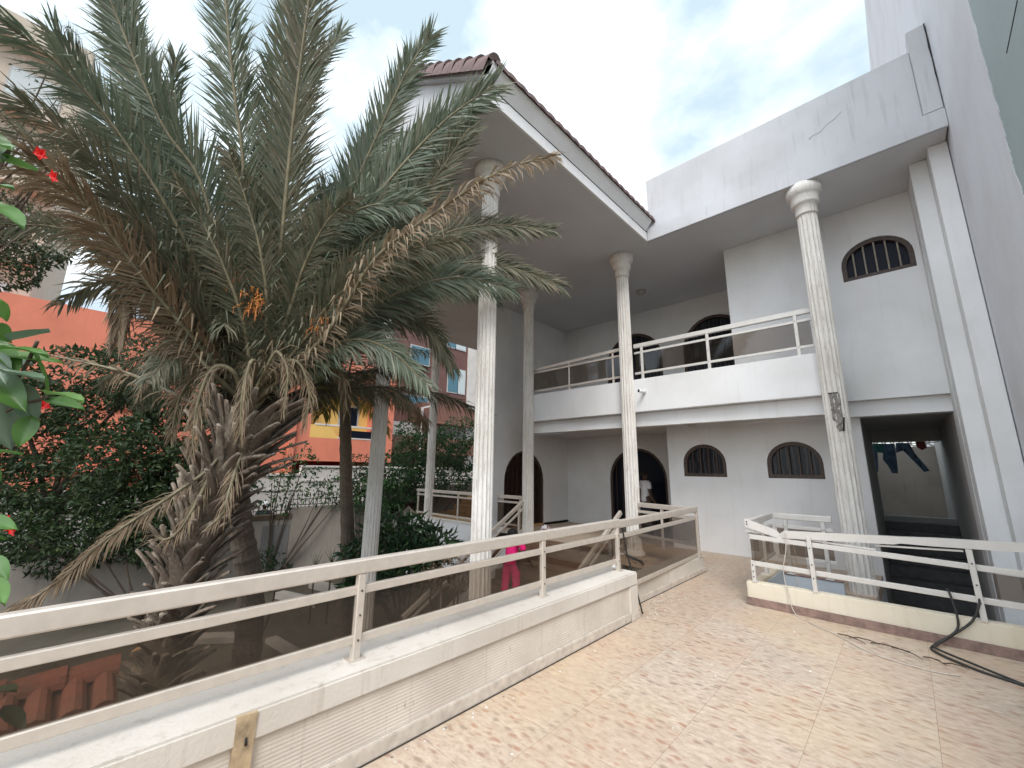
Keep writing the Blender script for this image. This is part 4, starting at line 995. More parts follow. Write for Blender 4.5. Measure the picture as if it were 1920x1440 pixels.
F([(300, 560, 4.5), (160, 380, 4.0), (60, 300, 3.6), (-40, 260, 3.3)], 'frond_dry', leaf=.42, droop=.5, thin=.42)
F([(360, 480, 4.8), (230, 260, 4.4), (110, 120, 4.0), (0, 40, 3.7)], 'frond_green', leaf=.5, droop=.4, thin=.42)
F([(300, 500, 5.4), (130, 330, 5.4), (20, 240, 5.2)], 'frond_mixed', leaf=.5, droop=.4, thin=.42)
# right
F([(600, 640, 4.8), (700, 490, 4.5), (800, 410, 4.3), (930, 325, 4.15), (1040, 290, 4.05)], 'frond_dry', leaf=.30, droop=1.5, thin=.45, wid=.024)
F([(600, 650, 5.2), (750, 540, 5.6), (900, 490, 6.1), (1050, 535, 6.4)], 'frond_mixed', leaf=.46, droop=.3)
F([(590, 630, 5.3), (740, 490, 5.7), (880, 425, 6.1), (1030, 430, 6.3)], 'frond_mixed', leaf=.46, droop=.25)
F([(590, 640, 5.1), (720, 560, 5.3), (850, 520, 5.4), (960, 540, 5.9)], leaf=.46, droop=.3)
F([(570, 660, 5.3), (680, 600, 5.6), (790, 600, 5.9), (850, 690, 6.0)], 'frond_mixed', leaf=.44, droop=.6)
F([(560, 640, 4.9), (660, 530, 4.7), (760, 470, 4.6), (860, 450, 4.6)], 'frond_mixed', leaf=.44, droop=.4)
F([(550, 690, 5.0), (640, 640, 4.9), (720, 650, 4.9), (800, 720, 4.9)], leaf=.36, droop=.5)
F([(560, 650, 5.5), (670, 560, 6.0), (800, 520, 6.6), (930, 560, 7.0)], leaf=.46, droop=.3)
F([(540, 600, 5.0), (600, 450, 4.8), (680, 390, 4.7), (780, 380, 4.6)], leaf=.42, droop=.3)
# dead, hanging to the lower left
F([(400, 870, 4.9), (320, 930, 4.7), (200, 1010, 4.4), (110, 1090, 4.2), (-10, 1160, 4.0)], 'frond_dry', leaf=.22, droop=1.0, bare=.3, rad=.025, wid=.013, thin=.2, ang=30)
F([(390, 900, 4.9), (340, 990, 4.75), (300, 1010, 4.7), (260, 960, 4.7)], 'frond_dry', leaf=.20, droop=1.2, thin=.5, wid=.012)
F([(430, 920, 4.75), (420, 960, 4.7), (390, 990, 4.65)], 'frond_dry', leaf=.24, droop=1.4, bare=.2, thin=.4, wid=.012)
for q in ([(440, 700, 4.9), (400, 690, 4.8), (370, 760, 4.75), (360, 850, 4.75)], [(430, 720, 5.1), (380, 700, 5.2), (340, 740, 5.2), (320, 820, 5.2)], [(480, 690, 4.8), (470, 680, 4.65), (455, 740, 4.55), (450, 820, 4.55)],
          [(520, 690, 4.9), (560, 680, 4.8), (580, 740, 4.8), (570, 800, 4.8)], [(520, 680, 5.2), (590, 650, 5.2), (640, 700, 5.2), (650, 770, 5.2)], [(400, 700, 4.9), (340, 640, 4.8), (290, 660, 4.8), (260, 740, 4.8)], [(500, 690, 4.8), (520, 660, 4.7), (540, 700, 4.6), (530, 770, 4.6)]):
    F(q, 'frond_dry', leaf=.26, droop=1.3, wid=.011, bare=.3, dens=60, thin=.25)
for q in ([(420, 640, 5.0), (350, 540, 4.9), (270, 450, 4.8), (190, 400, 4.7)], [(500, 610, 4.9), (490, 480, 4.7), (460, 370, 4.6), (430, 290, 4.5)], [(530, 620, 4.9), (570, 500, 4.7), (610, 420, 4.6), (660, 370, 4.5)], [(460, 620, 4.9), (420, 500, 4.7), (370, 400, 4.6), (330, 340, 4.5)], [(560, 650, 4.9), (640, 570, 4.8), (720, 520, 4.75), (800, 500, 4.7)]):
    F(q, 'frond_mixed', leaf=.34, droop=.4)
for k in range(24):                                       # the rest of the crown
    az = k*2.39996+.4; el = R(pr.choice((72, 60, 48, 34, 20))+pr.uniform(-6, 6)); L = pr.uniform(2.3, 3.3)
    d = Vector((math.cos(az)*math.cos(el), math.sin(az)*math.cos(el), math.sin(el)))
    if d.dot(Vector((.85, -.3, 0))) > .35 and el < R(64): continue
    if d.dot(Vector((-.5, -.8, 0))) > .5 and k % 2: continue
    P = [B.copy()]; bend = pr.uniform(.10, .22)*(1.4-el)
    for q in range(4):
        P.append(P[-1]+d*L/4); d = (d+Vector((0, 0, -bend-.03*q))).normalized()
    frond(palm, P, pr.choice(['frond_green', 'frond_mixed', 'frond_mixed', 'frond_dry'] if el < R(50) else ['frond_green', 'frond_mixed']), pr, leaf=.42, droop=.25 if el > .6 else .6)
for (px, py, d) in ((440, 520, 4.9), (475, 560, 4.8), (600, 600, 4.9), (430, 540, 5.0), (655, 520, 5.0)):
    m = MB(); tip = at(px, py, d); a_ = B.lerp(tip, .2); mid = a_.lerp(tip, .6)+Vector((0, 0, .12)); cv = catmull([a_, mid, tip], 8)
    m.tube(cv, .016, 'fruit_stalk', 6)
    for k in range(46):
        o_ = cv[-1]; d_ = (vrand(pr)+Vector((0, 0, -.2))).normalized(); e = o_+d_*pr.uniform(.10, .26); e2_ = e+Vector((0, 0, -.07))
        m.tube([o_, e, e2_], .004, 'fruit_stalk', 4, cap=False)
        for q in range(4):
            c_ = o_.lerp(e, .45+.18*q)+vrand(pr)*.012; r_ = .011
            m.add([c_+Vector(v_)*r_ for v_ in ((1, 0, 0), (-1, 0, 0), (0, 1, 0), (0, -1, 0), (0, 0, 1.3), (0, 0, -1.3))], [(0, 2, 4), (2, 1, 4), (1, 3, 4), (3, 0, 4), (2, 0, 5), (1, 2, 5), (3, 1, 5), (0, 3, 5)], 'fruit_orange', True)
    obj('fruit_cluster', m, palm)

# --- coconut palms
def ringed(path, r0, r1, n=60):
    P = catmull([Vector(p) for p in path], 14); rs = []; pts = []
    for i, p in enumerate(P):
        t = i/(len(P)-1); pts.append(p); rs.append((r0+(r1-r0)*t)*(1.0 if i % 3 else 1.09))
    m = MB(); m.tube(pts, rs, 'bark', 14, smooth=False); return m
def coco(name_lab, path, r0, r1, fr, mats, L=2.2, lf=.40, seed=1):
    r_ = random.Random(seed); t = thing('coconut_palm', name_lab, 'palm tree', (path[0][0], path[0][1], GZ)); obj('trunk', ringed(path, r0, r1), t)
    top = Vector(path[-1])
    for k in range(fr):
        az = k*2.39996+.9; el = R(r_.uniform(-5, 60)); d = Vector((math.cos(az)*math.cos(el), math.sin(az)*math.cos(el), math.sin(el))); P = [top.copy()]; l = L*r_.uniform(.8, 1.1)
        for q in range(4): P.append(P[-1]+d*l/4); d = (d+Vector((0, 0, -.30-.08*q))).normalized()
        frond(t, P, r_.choice(mats), r_, leaf=lf, droop=1.1, dens=52, ang=58, wid=.024)
    return t
g1 = onz(652, 1120, GZ) if False else at(655, 1100, 8.3)
coco('coconut palm with ringed trunk and yellowing fronds behind the left front column', [Vector((at(652, 1060, 8.3).x, at(652, 1060, 8.3).y, GZ)), at(652, 1050, 8.3), at(649, 900, 8.3), at(647, 735, 8.3)], .155, .10, 18, ['frond_yellow', 'frond_yellow', 'frond_mixed', 'frond_dry'], 2.3, seed=4)
coco('coconut palm with ringed trunk hidden behind the date palm crown', [Vector((at(478, 1140, 6.2).x, at(478, 1140, 6.2).y, GZ)), at(470, 1110, 6.2), at(452, 990, 6.25), at(440, 850, 6.3), at(430, 660, 6.35)], .19, .12, 12, ['frond_mixed', 'frond_yellow', 'frond_mixed'], 2.0, seed=8)

# --- dark tree at the left
tl = thing('dark_tree', 'dark leafy tree standing behind the palm at the left garden wall', 'tree', (at(90, 900, 9.5).x, at(90, 900, 9.5).y, GZ))
r_ = random.Random(11); m = MB(); bs = Vector((at(60, 1000, 9.5).x, at(60, 1000, 9.5).y, GZ))
fork = at(90, 960, 9.5)
m.tube([bs, fork], [.16, .12], 'bark_grey', 10)
limbs = [(20, 760, 9.3), (150, 720, 9.6), (280, 700, 9.8), (230, 860, 9.0), (330, 820, 9.4), (380, 900, 9.5), (-40, 900, 9.3), (140, 1000, 8.8), (300, 980, 9.2), (350, 740, 9.9)]
for q in limbs:
    e = at(*q); md = fork.lerp(e, .5)+vrand(r_)*.25; cv = catmull([fork, md, e], 6); m.tube(cv, [.07-.0045*i for i in range(len(cv))], 'bark_grey', 6)
    for _ in range(5):
        s_ = cv[r_.randrange(5, len(cv))]; m.tube([s_, s_+vrand(r_)*.5, s_+vrand(r_)*.9], [.018, .011, .005], 'bark_grey', 5)
obj('trunk', m, tl)
m = MB()
for q in limbs: leafcloud(m, at(*q), (1.0, 1.0, .85), 2000, .15, 'leaf_dark', r_)
for q in [(120, 900, 9.2), (200, 780, 9.6), (250, 940, 9.0), (60, 830, 9.3), (-20, 480, 9.3), (40, 440, 9.6), (10, 1010, 8.6), (300, 880, 9.6)]: leafcloud(m, at(*q), (.9, .9, .75), 1700, .15, 'leaf_dark', r_)
obj('crown', m, tl)
# dry branches at the very top left
dv = thing('dry_tree', 'sparse brown branches of a dry tree in the top left corner', 'tree', (at(-60, 600, 7.5).x, at(-60, 600, 7.5).y, GZ)); m = MB(); lf = MB()
root_ = at(-120, 500, 7.5); m.tube([Vector((root_.x, root_.y, GZ)), root_], [.1, .07], 'bark_grey', 8)
for k in range(16):
    e = at(r_.uniform(-40, 170), r_.uniform(20, 420), r_.uniform(6.8, 8)); cv = catmull([root_, root_.lerp(e, .5)+vrand(r_)*.3, e], 6); m.tube(cv, [.032-.0022*i for i in range(len(cv))], 'twig', 5)
    for j in range(12):
        s_ = cv[r_.randrange(4, len(cv))]; e1_ = s_+vrand(r_)*.45; m.tube([s_, s_.lerp(e1_, .5)+vrand(r_)*.05, e1_], [.009, .006, .003], 'twig', 4)
        leafcloud(lf, e1_, (.22, .22, .18), 14, .07, 'frond_dry', r_)
        if j % 3 == 0: leafcloud(lf, e1_, (.25, .25, .2), 14, .07, 'leaf_dark', r_)
obj('trunk', m, dv); obj('crown', lf, dv)

# --- hedge, shrubs, creeper
def bush(label, cat, name, clumps, rad, n, size, mat, seed, stem=True, asp=.42):
    r_ = random.Random(seed); c0 = clumps[0]; t = thing(name, label, cat, (c0.x, c0.y, GZ)); m = MB(); lf = MB()
    for c in clumps:
        if stem:
            cv = catmull([Vector((c0.x+r_.uniform(-.1, .1), c0.y+r_.uniform(-.1, .1), GZ)), Vector(((c0.x+c.x)/2, (c0.y+c.y)/2, (GZ+c.z)/2))+vrand(r_)*.15, c], 5); m.tube(cv, [.03-.002*i for i in range(len(cv))], 'bark_grey', 5)
        leafcloud(lf, c, rad, n, size, mat, r_, asp=asp)
    if stem: obj('stem', m, t)
    obj('foliage', lf, t); return t
bush('dense dark green hedge bush behind the far column on the garden wall', 'bush', 'hedge_bush', [onx(x, y, -12.7) for x, y in ((750, 880), (780, 850), (810, 840), (845, 845), (875, 850), (760, 920), (800, 900), (840, 900), (880, 900), (730, 915), (780, 820), (860, 815), (700, 925))], (.75, .8, .7), 1000, .14, 'leaf_bush', 5)
bush('glossy green mango shrub between the left front column and the steps', 'shrub', 'mango_shrub', [at(x, y, 8.2) for x, y in ((760, 1020), (700, 1010), (740, 990), (780, 1000), (820, 1020), (790, 1040), (720, 1050), (675, 1040), (760, 1070), (700, 1090), (650+30, 1100))], (.36, .36, .28), 300, .24, 'leaf_mango', 6, asp=.26)
bush('ivy-like creeper climbing the iron spikes left of the ringed palm', 'creeper', 'creeper', [onx(x, y, -12.95) for x, y in ((530, 880), (510, 905), (560, 900), (545, 930), (600, 925), (570, 870), (560, 850), (515, 950), (625, 915), (640, 935), (610, 895))], (.22, .45, .30), 110, .13, 'leaf_bush', 7)
bush('creeper hanging over the wall right of the ringed palm', 'creeper', 'creeper', [onx(x, y, -12.95) for x, y in ((680, 900), (665, 925), (700, 890), (690, 930), (675, 870), (725, 960), (735, 985), (700, 950))], (.22, .45, .33), 230, .12, 'leaf_dark', 8)
bush('low dark weeds growing along the foot of the garden wall', 'plants', 'weeds', [onx(x, y, -12.3) for x, y in ((300, 990), (230, 1000), (170, 1010), (120, 1020), (60, 1010), (350, 1010), (20, 1000))], (.4, .6, .35), 350, .12, 'leaf_dark', 9)
bush('small feathery weed beside the nearer ringed trunk', 'plant', 'weed', [at(x, y, 7.0) for x, y in ((490, 1060), (475, 1080), (505, 1045), (520, 1070))], (.2, .2, .15), 110, .09, 'leaf_dark', 12)
bush('drying grey shrub in front of the white plinth by the steps', 'shrub', 'dry_shrub', [at(x, y, 7.7) for x, y in ((830, 1070), (850, 1055), (810, 1080), (860, 1085))], (.2, .2, .2), 130, .12, 'frond_dry', 13)
for (px, py, lab) in ((590, 1046, 'spiky dark potted shoot left of the other one by the garden wall'), (622, 1036, 'spiky dark shoot next to the ringed trunk by the garden wall')):
    p = at(px, py+20, 9.0); m = MB(); r_ = random.Random(px)
    base_ = Vector((p.x, p.y, GZ)); m.tube([base_, p], .02, 'bark_grey', 5)
    for k in range(9):
        d = vrand(r_); d.z = abs(d.z)+1.2; d.normalize(); s_ = d.cross(Vector((0, 1, 0))).normalized()*.02
        m.add([p-s_, p+s_, p+d*.38], [(0, 1, 2)], 'leaf_dark')
    solo('spiky_plant', m, lab, 'plant', 'spiky shoots by the garden wall')

# --- hibiscus close to the camera
hb = thing('hibiscus_bush', 'bright green broad leaved hibiscus with red flowers at the left edge', 'bush', (at(-60, 900, 2.4).x, at(-60, 900, 2.4).y, GZ))
r_ = random.Random(31); mk_, lfm, lpm = MB(), MB(), MB()
def bigleaf(mb, p, d, n_, L, wd, mat, curl=.3):
    d = d.normalized(); s_ = d.cross(n_).normalized(); nn = s_.cross(d); vs = []; fs = []; nu, nv = 8, 4
    for i in range(nu+1):
        u = i/nu; ww = wd*(math.sin(math.pi*u**.75)**.75)*(1-.15*u)+.002; c_ = p+d*L*u-nn*curl*L*u*u
        for j in range(-nv, nv+1):
            q = j/nv; vs.append(c_+s_*ww*q*.5+nn*(abs(q)**1.4*wd*.16+.012*math.sin(u*22+j*1.3)*abs(q)*L))
    k = 2*nv+1; fs = [(i*k+j, i*k+j+1, (i+1)*k+j+1, (i+1)*k+j) for i in range(nu) for j in range(k-1)]; mb.add(vs, fs, mat, True)
stems = [[(-90, 950, 2.2), (-30, 800, 2.1), (40, 700, 2.05), (70, 640, 2.0)], [(-90, 700, 2.1), (-60, 500, 2.0), (-20, 330, 1.95), (20, 280, 1.95)], [(-80, 1200, 2.2), (-40, 1100, 2.1), (-10, 1050, 2.1)], [(-100, 900, 2.1), (0, 780, 2.05), (90, 745, 2.05)]]
for s_ in stems: mk_.tube(catmull([Vector((hb.location.x, hb.location.y, GZ))]*0+[at(*q) for q in s_], 6), .008, 'bark_grey', 6)
mk_.tube([Vector((hb.location.x, hb.location.y, GZ)), at(-90, 1200, 2.3), at(-90, 950, 2.2), at(-90, 700, 2.1)], [.03, .025, .02, .015], 'bark_grey', 8)
specs = [((-20, 270), (20, 275), .13, .09, 0), ((0, 300), (70, 318), .15, .10, 0), ((-20, 350), (22, 345), .11, .08, 0), ((-20, 380), (45, 410), .15, .10, 0), ((-10, 250), (5, 300), .10, .08, 0),
 ((15, 640), (92, 620), .20, .11, 1), ((0, 655), (88, 648), .21, .09, 0), ((-10, 610), (18, 640), .14, .08, 0), ((0, 665), (112, 672), .28, .06, 0), ((0, 680), (60, 680), .15, .08, 1), ((5, 700), (82, 700), .19, .10, 1), ((60, 660), (105, 735), .20, .06, 0),
 ((85, 740), (158, 732), .17, .09, 0), ((88, 750), (150, 756), .15, .06, 0), ((0, 730), (20, 840), .26, .15, 1), ((45, 720), (65, 800), .20, .10, 1), ((-20, 700), (40, 760), .20, .12, 0), ((60, 780), (35, 838), .15, .08, 0), ((-10, 800), (8, 830), .10, .08, 0),
 ((-30, 1000), (10, 1010), .14, .10, 0), ((-30, 1050), (12, 1080), .14, .09, 0), ((-30, 1090), (10, 1120), .12, .09, 0), ((-30, 975), (25, 985), .16, .07, 0), ((-20, 640), (35, 690), .18, .11, 0), ((-20, 560), (15, 600), .12, .09, 0), ((-30, 660), (10, 720), .16, .11, 1)]
for (a_, b_, L, wd, pale) in specs:
    d0 = 2.0+r_.uniform(-.08, .1); p = at(*a_, d0); e = at(*b_, d0+r_.uniform(-.12, .10)); n_ = (Vector((0, 0, 1))+CF*-.5+vrand(r_)*.55)
    L_ = (e-p).length*1.02; bigleaf(lpm if pale else lfm, p, e-p, n_, L_, min(wd*1.15, L_*.72), 'leaf_pale' if pale else 'leaf_hibiscus', r_.uniform(.05, .22))
for k in range(26):
    p = at(r_.uniform(-130, -20), r_.uniform(240, 1150), r_.uniform(1.9, 2.3)); d = vrand(r_); d.z -= .3; bigleaf(lfm, p, d, vrand(r_)+Vector((0, 0, 1)), r_.uniform(.11, .17), r_.uniform(.07, .10), 'leaf_hibiscus', .2)
for (px, py, px2, py2) in ((0, 1330, 40, 1355), (10, 1440, 70, 1385), (60, 1400, 130, 1378), (-20, 1300, 20, 1290), (-10, 1390, 30, 1410)):
    p = at(px, py, 3.2); e = at(px2, py2, 3.2); bigleaf(lfm, p, e-p, Vector((0, 0, 1)), (e-p).length*1.3, .16, 'leaf_dark', .2)
obj('stem', mk_, hb); obj('foliage', lfm, hb); obj('dusty_foliage', lpm, hb, 'dusty pale leaves')
for (px, py, d) in ((78, 288, 2.35), (104, 331, 2.4), (80, 760, 2.2), (27, 992, 2.2), (5, 975, 2.15)):
    m = MB(); p = at(px, py, d); ax = (CF*-1+vrand(r_)*.7).normalized(); e1 = ax.orthogonal().normalized(); e2 = ax.cross(e1)
    for k in range(5):
        t = 2*math.pi*k/5; dd = (e1*math.cos(t)+e2*math.sin(t)+ax*.5).normalized(); bigleaf(m, p, dd, ax, .036, .032, 'flower_red', .35)
    m.tube([p, p+ax*.04], .0025, 'flower_red', 5); obj('flower', m, hb)

# ================================================================ PEOPLE
def skinned(name, parent, chains, mat, root=0, sub=1):
    """chains: list of [(x, y, z, r), ...]; chains start at an existing joint to branch"""
    verts, edges, rad, idx = [], [], [], {}
    for ch in chains:
        prev = None
        for x, y, z, r in ch:
            k = (round(x, 3), round(y, 3), round(z, 3))
            if k not in idx: idx[k] = len(verts); verts.append((x, y, z)); rad.append(r)
            if prev is not None and prev != idx[k] and (prev, idx[k]) not in edges: edges.append((prev, idx[k]))
            prev = idx[k]
    me = bpy.data.meshes.new(name); me.from_pydata(verts, edges, []); me.materials.append(MATS[mat]); o = bpy.data.objects.new(name, me); C.objects.link(o); o.parent = parent
    md = o.modifiers.new('skin', 'SKIN'); md.use_smooth_shade = True
    for i, sv in enumerate(me.skin_vertices[0].data): sv.radius = (rad[i], rad[i]); sv.use_root = (i == root)
    s_ = o.modifiers.new('sub', 'SUBSURF'); s_.levels = s_.render_levels = sub
    return o
def hand(w, d, s=1.):                              # palm and five bent fingers from wrist w along d
    w, d = Vector(w), Vector(d).normalized(); sd_ = d.cross(Vector((1, .2, 0))).normalized(); nn = sd_.cross(d); ch = []
    palm_ = w+d*.045*s; ch.append([(*w, .022*s), (*palm_, .026*s)])
    for k, (o_, l) in enumerate(((-.026, .062), (-.009, .072), (.009, .068), (.025, .052))):
        a_ = palm_+d*.03*s+sd_*o_*s; b_ = a_+d*l*.5*s+nn*.008*s; c_ = b_+d*l*.4*s+nn*.022*s
        ch.append([(*palm_, .026*s), (*a_, .010*s), (*b_, .0085*s), (*c_, .007*s)])
    t1 = w+d*.02*s+sd_*.032*s; t2 = t1+(d+sd_*.6).normalized()*.035*s; ch.append([(*w, .022*s), (*t1, .011*s), (*t2, .008*s)])
    return ch
def person(label, loc, rz, H, top, bottom, bare_legs=False, arms=((.12, .02, -1), (.12, .02, -1)), lean=0., scarf=None, sleeves=True, group=None, wide=1.):
    t = thing('person', label, 'person', loc); t.rotation_euler = (lean, 0, rz); t.scale = (wide, wide, 1); s = H/1.7
    S = lambda *c: [(x*s, y*s, z*s, r*s) for x, y, z, r in c]
    pel = (0, 0, .92, .12); ch = [S(pel, (0, .01, 1.10, .115), (0, .02, 1.28, .13), (0, .02, 1.40, .10), (0, .015, 1.47, .052), (0, .01, 1.53, .05), (0, -.005, 1.58, .088), (0, 0, 1.64, .095), (0, .01, 1.69, .06))]
    cloth_t = [S((0, 0, .84, .165), (0, 0, .92, .160), (0, .01, 1.10, .135), (0, .02, 1.28, .146), (0, .02, 1.395, .115), (0, .018, 1.43, .068))]
    cloth_b = []
    for sg, ad in ((-1, arms[0]), (1, arms[1])):
        ch.append(S(pel, (sg*.10, 0, .86, .095), (sg*.11, -.01, .50, .062), (sg*.11, .03, .09, .040), (sg*.12, -.05, .035, .036), (sg*.125, -.13, .025, .026)))
        cloth_b.append(S((0, 0, .98, .12), (0, 0, .90, .125), (sg*.085, .0, .80, .10), (sg*.11, -.01, .50, .085), (sg*.112, .03, .12, .062)))
        d = Vector((sg*ad[0], ad[1], ad[2])).normalized(); sh = Vector((sg*.19, .02, 1.37)); el = sh+d*.28; fo = (d+Vector((0, -.35, .15))).normalized(); wr = el+fo*.25
        ch.append(S((0, .02, 1.40, .10), (*sh, .055), (*el, .040), (*wr, .026)))
        ch += [[(x*s, y*s, z*s, r*s) for x, y, z, r in c] for c in hand(wr, fo)]
        if sleeves: cloth_t.append(S((0, .02, 1.395, .115), (*sh, .075), (*(sh+d*.17), .062)))
    skinned('body', t, ch, 'skin', 0, 1)
    skinned('shirt', t, cloth_t, top, 0, 2); skinned('trousers', t, cloth_b, bottom, 0, 2)
    m = MB(); vs = []; n, k_ = 14, 8                                  # hair cap
    for i in range(k_+1):
        for j in range(n):
            ph = math.pi*.62*i/k_; th = 2*math.pi*j/n; rr = .103*s*(1+.04*math.sin(j*5+i*3)); vs.append((rr*math.sin(ph)*math.cos(th), .012*s+rr*1.1*math.sin(ph)*math.sin(th)+(.01*s if math.sin(th) > 0 else .02*s*math.sin(ph)), 1.625*s+rr*math.cos(ph)))
    fs = [(i*n+j, i*n+(j+1) % n, (i+1)*n+(j+1) % n, (i+1)*n+j) for i in range(k_) for j in range(n)]
    m.add(vs, fs, scarf or 'hair', True); me_loc = parent_loc(t); m.v = [(v[0]+me_loc.x, v[1]+me_loc.y, v[2]+me_loc.z) for v in m.v]; obj('headscarf' if scarf else 'hair', m, t)
    m = MB()                                                          # face
    for sg in (-1, 1):
        m.lathe((sg*.033*s, -.092*s), [(.002*s, 1.607*s), (.011*s, 1.613*s), (.011*s, 1.619*s), (.002*s, 1.625*s)], 'hair', 8)
        m.box((sg*.094*s-.010*s, -.008*s, 1.585*s), (sg*.094*s+.010*s, .02*s, 1.635*s), 'skin', .004)
    m.prism([(-.012*s, -.088*s, 1.585*s), (.012*s, -.088*s, 1.585*s), (0, -.112*s, 1.588*s)], (0, .01*s, .03*s), 'skin')
    m.box((-.024*s, -.088*s, 1.555*s), (.024*s, -.078*s, 1.562*s), 'maroon_cloth')
    m.v = [(v[0]+me_loc.x, v[1]+me_loc.y, v[2]+me_loc.z) for v in m.v]; obj('face', m, t)
    return t
person('child in pink shirt and pink trousers standing on the brown steps', (-5.80, 6.12, -2.50), R(200), 1.33, 'pink_cloth', 'pink_cloth', arms=((.35, -.1, -1), (.45, .1, -.8)), wide=1.3, lean=R(6))
person('person in a white top standing in the dark entrance doorway', (-5.12, 10.62, FL+.004), R(150), 1.58, 'white_cloth', 'dark_cloth', arms=((.15, 0, -1), (.3, .1, -1)))
p = onx(497, 945, -15.3)
person('person in white headscarf in the street beyond the iron spikes', (p.x, p.y, p.z-1.66), R(60), 1.72, 'dark_cloth', 'dark_cloth', scarf='white_cloth')

# ================================================================ SMALL THINGS
# washing in the passage yard
m = MB(); ly = 13.6; zl = .74
m.tube([(-.62+.13*i, ly, zl-.03*math.sin(math.pi*i/10)) for i in range(11)], .008, 'black', 5); solo('washing_line', m, 'dark washing line stretched across the passage yard', 'line')
def cloth(name, label, outline, mat, y=None):
    y = ly if y is None else y; cx_ = sum(p[0] for p in outline)/len(outline)
    bm = bmesh.new(); vs = [bm.verts.new((x, y, z)) for x, z in outline]; bm.faces.new(vs); bmesh.ops.triangulate(bm, faces=bm.faces[:]); bmesh.ops.subdivide_edges(bm, edges=bm.edges[:], cuts=3, use_grid_fill=True)
    for v in bm.verts: v.co.y += .025*math.sin(v.co.x*38+v.co.z*4)
    m = MB(); bm.verts.index_update(); n = len(bm.verts); co = [v.co.copy() for v in bm.verts]
    m.add(co+[c+Vector((0, .018, 0)) for c in co], [[v.index for v in f.verts] for f in bm.faces]+[[v.index+n for v in f.verts][::-1] for f in bm.faces], mat, True); bm.free()
    return solo(name, m, label, 'clothing', 'washing on the line')
cloth('jeans', 'dark blue jeans, legs spread, at the right end of the line', [(-.10, .74), (.14, .73), (.17, .55), (.40, .08), (.30, .06), (.07, .45), (.02, .56), (-.12, .50)], 'denim')
cloth('shirt', 'long dark blue garment hanging in the middle of the line', [(-.34, .72), (-.12, .71), (-.13, .30), (-.15, .02), (-.26, .02), (-.30, .18), (-.38, .34)], 'denim', ly+.06)
cloth('towel', 'short teal cloth hanging between two dark garments', [(-.52, .73), (-.32, .72), (-.33, .50), (-.50, .52)], 'teal_cloth', ly-.05)
cloth('trousers', 'dark trousers at the left end of the line', [(-.64, .74), (-.47, .73), (-.46, .45), (-.50, .05), (-.58, .05), (-.64, .4)], 'denim', ly+.02)
cloth('red_cloth', 'small dark red cloth bunched at the right end of the line', [(.24, .78), (.40, .76), (.42, .60), (.33, .55), (.25, .62)], 'maroon_cloth', ly-.12)
# cables
m = MB(); c0 = [(-1.16, 6.05, -.70), (-1.17, 6.02, -.9), (-1.22, 6.015, -1.15), (-1.19, 6.00, -1.40), (-1.13, 5.94, FL+.02), (-.9, 5.7, FL+.01), (-.72, 5.55, FL+.01), (-.45, 5.25, FL+.01), (-.10, 5.15, FL+.01), (.10, 5.2, FL+.01)]
m.tube(catmull([Vector(p) for p in c0], 8), .0045, 'cable_white', 7); m.tube(catmull([Vector(p) for p in [(-1.16, 6.06, -.71), (-1.10, 6.13, -.9), (-1.13, 6.2, -1.3), (-1.18, 6.2, -1.7)]], 6), .0045, 'cable_white', 6)
solo('white_cable', m, 'thin white cable looped over the bent handrail and along the floor', 'cable')
m = MB(); c0 = [(.135, 6.06, -1.09), (.15, 6.02, -1.13), (.17, 6.01, -1.32), (.14, 5.99, -1.45), (-.02, 5.90, FL+.02), (-.03, 5.7, FL+.015), (.2, 5.45, FL+.012), (.45, 5.32, FL+.012), (.75, 5.1, FL+.012), (1.0, 4.9, FL+.012)]
m.tube(catmull([Vector(p) for p in c0], 8), .0095, 'cable_black', 8)
c0 = [(.34, 6.06, -1.10), (.33, 6.02, -1.18), (.26, 6.01, -1.34), (.10, 5.98, -1.50), (.0, 5.88, FL+.03), (-.01, 5.74, FL+.03), (.22, 5.50, FL+.03), (.5, 5.30, FL+.012), (.8, 5.05, FL+.012), (1.02, 4.82, FL+.012)]
m.tube(catmull([Vector(p) for p in c0], 8), .0095, 'cable_black', 8); solo('black_cable', m, 'doubled black cable dropping from the pit railing onto the tiles', 'cable')
m = MB(); m.tube(catmull([Vector(p) for p in [(-2.55, 4.62, -.62), (-2.50, 4.60, -.9), (-2.47, 4.62, -1.05), (-2.43, 4.66, -1.3), (-2.36, 4.66, FL+.03)]], 6), .009, 'black', 6)
m.tube([(-2.52, 4.66, -.98), (-2.5, 4.95, -1.08), (-2.52, 5.05, -1.13)], .016, 'black', 6); solo('black_strap', m, 'thin black strap hanging from the rail at the end of the parapet', 'strap')
r_ = random.Random(77)
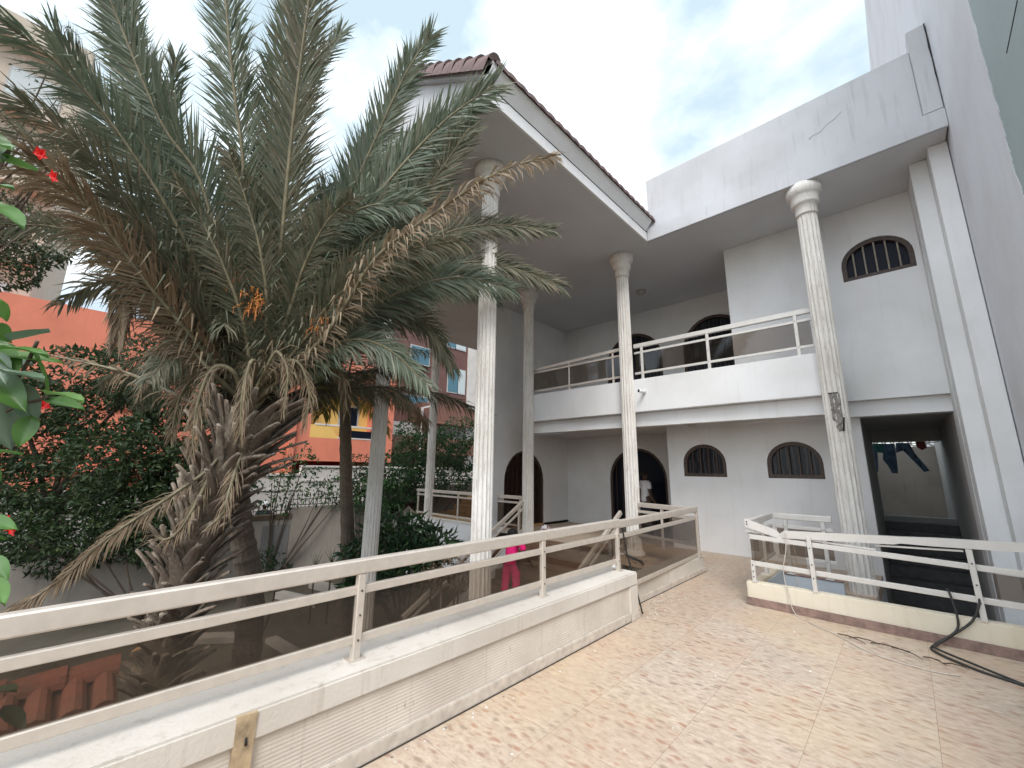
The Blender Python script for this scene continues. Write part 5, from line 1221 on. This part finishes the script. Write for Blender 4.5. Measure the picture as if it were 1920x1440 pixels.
for k in range(6):
    x, y = -.75+.16*k+r_.uniform(-.05, .05), 5.62-.05*k+r_.uniform(-.08, .08); a_ = r_.uniform(-.9, .5); l = r_.uniform(.12, .30); m = MB(); P = [Vector((x+math.cos(a_)*l*t, y+math.sin(a_)*l*t, FL+.012+.02*math.sin(3*t))) for t in (0, .35, .7, 1)]
    m.tube(P, [.005, .006, .005, .003], 'twig', 5)
    m.tube([P[1], P[1]+Vector((.06, -.05, .01))], [.004, .002], 'twig', 4)
    solo('twig', m, ['leftmost dry twig, touching the end of the white cable', 'second dry twig from the left on the tiles before the pit kerb', 'third dry twig from the left on the tiles before the pit kerb', 'third dry twig from the black cable on the tiles', 'second dry twig from the black cable on the tiles', 'dry twig nearest the black cable on the tiles'][k], 'twig', 'twigs on the terrace floor')
m = MB()
for k in range(150):
    if k < 70: x, y = -2.33+abs(r_.gauss(0, .09)), r_.uniform(.5, 7.3)
    elif k < 110: x, y = r_.gauss(-2.45, .12), r_.gauss(5.1, .25)
    else: x, y = r_.uniform(-2.2, .6), r_.uniform(1.5, 5.9)
    if x < -2.58 or (y < 4.6 and x < -2.35): continue
    s_ = r_.uniform(.004, .013); z = FL+.001; n = 5
    ring = [(x+s_*math.cos(2*math.pi*i/n)*r_.uniform(.6, 1.2), y+s_*math.sin(2*math.pi*i/n)*r_.uniform(.6, 1.2), z) for i in range(n)]
    m.add(ring+[(x, y, z+s_*.6)], [(i, (i+1) % n, n) for i in range(n)], 'paper' if r_.random() < .65 else 'raw_concrete')
o = solo('paint_flakes', m, 'scattered white paint flakes and grit on the terrace tiles', 'debris'); o['kind'] = 'stuff'
m = MB(); ball = onz(1022, 993, FL+.12)
n1, n2 = 10, 16; vs = [ball+Vector((.12*math.sin(math.pi*i/n1)*math.cos(2*math.pi*j/n2), .12*math.sin(math.pi*i/n1)*math.sin(2*math.pi*j/n2), .12*math.cos(math.pi*i/n1))) for i in range(n1+1) for j in range(n2)]
for i in range(n1):
    for j in range(n2): m.add([vs[i*n2+j], vs[i*n2+(j+1) % n2], vs[(i+1)*n2+(j+1) % n2], vs[(i+1)*n2+j]], [(0, 1, 2, 3)], 'maroon_cloth' if (i//2+j//3) % 3 == 0 else 'white_cloth')
solo('ball', m, 'pink and white patterned ball on the landing before the porch door', 'ball')
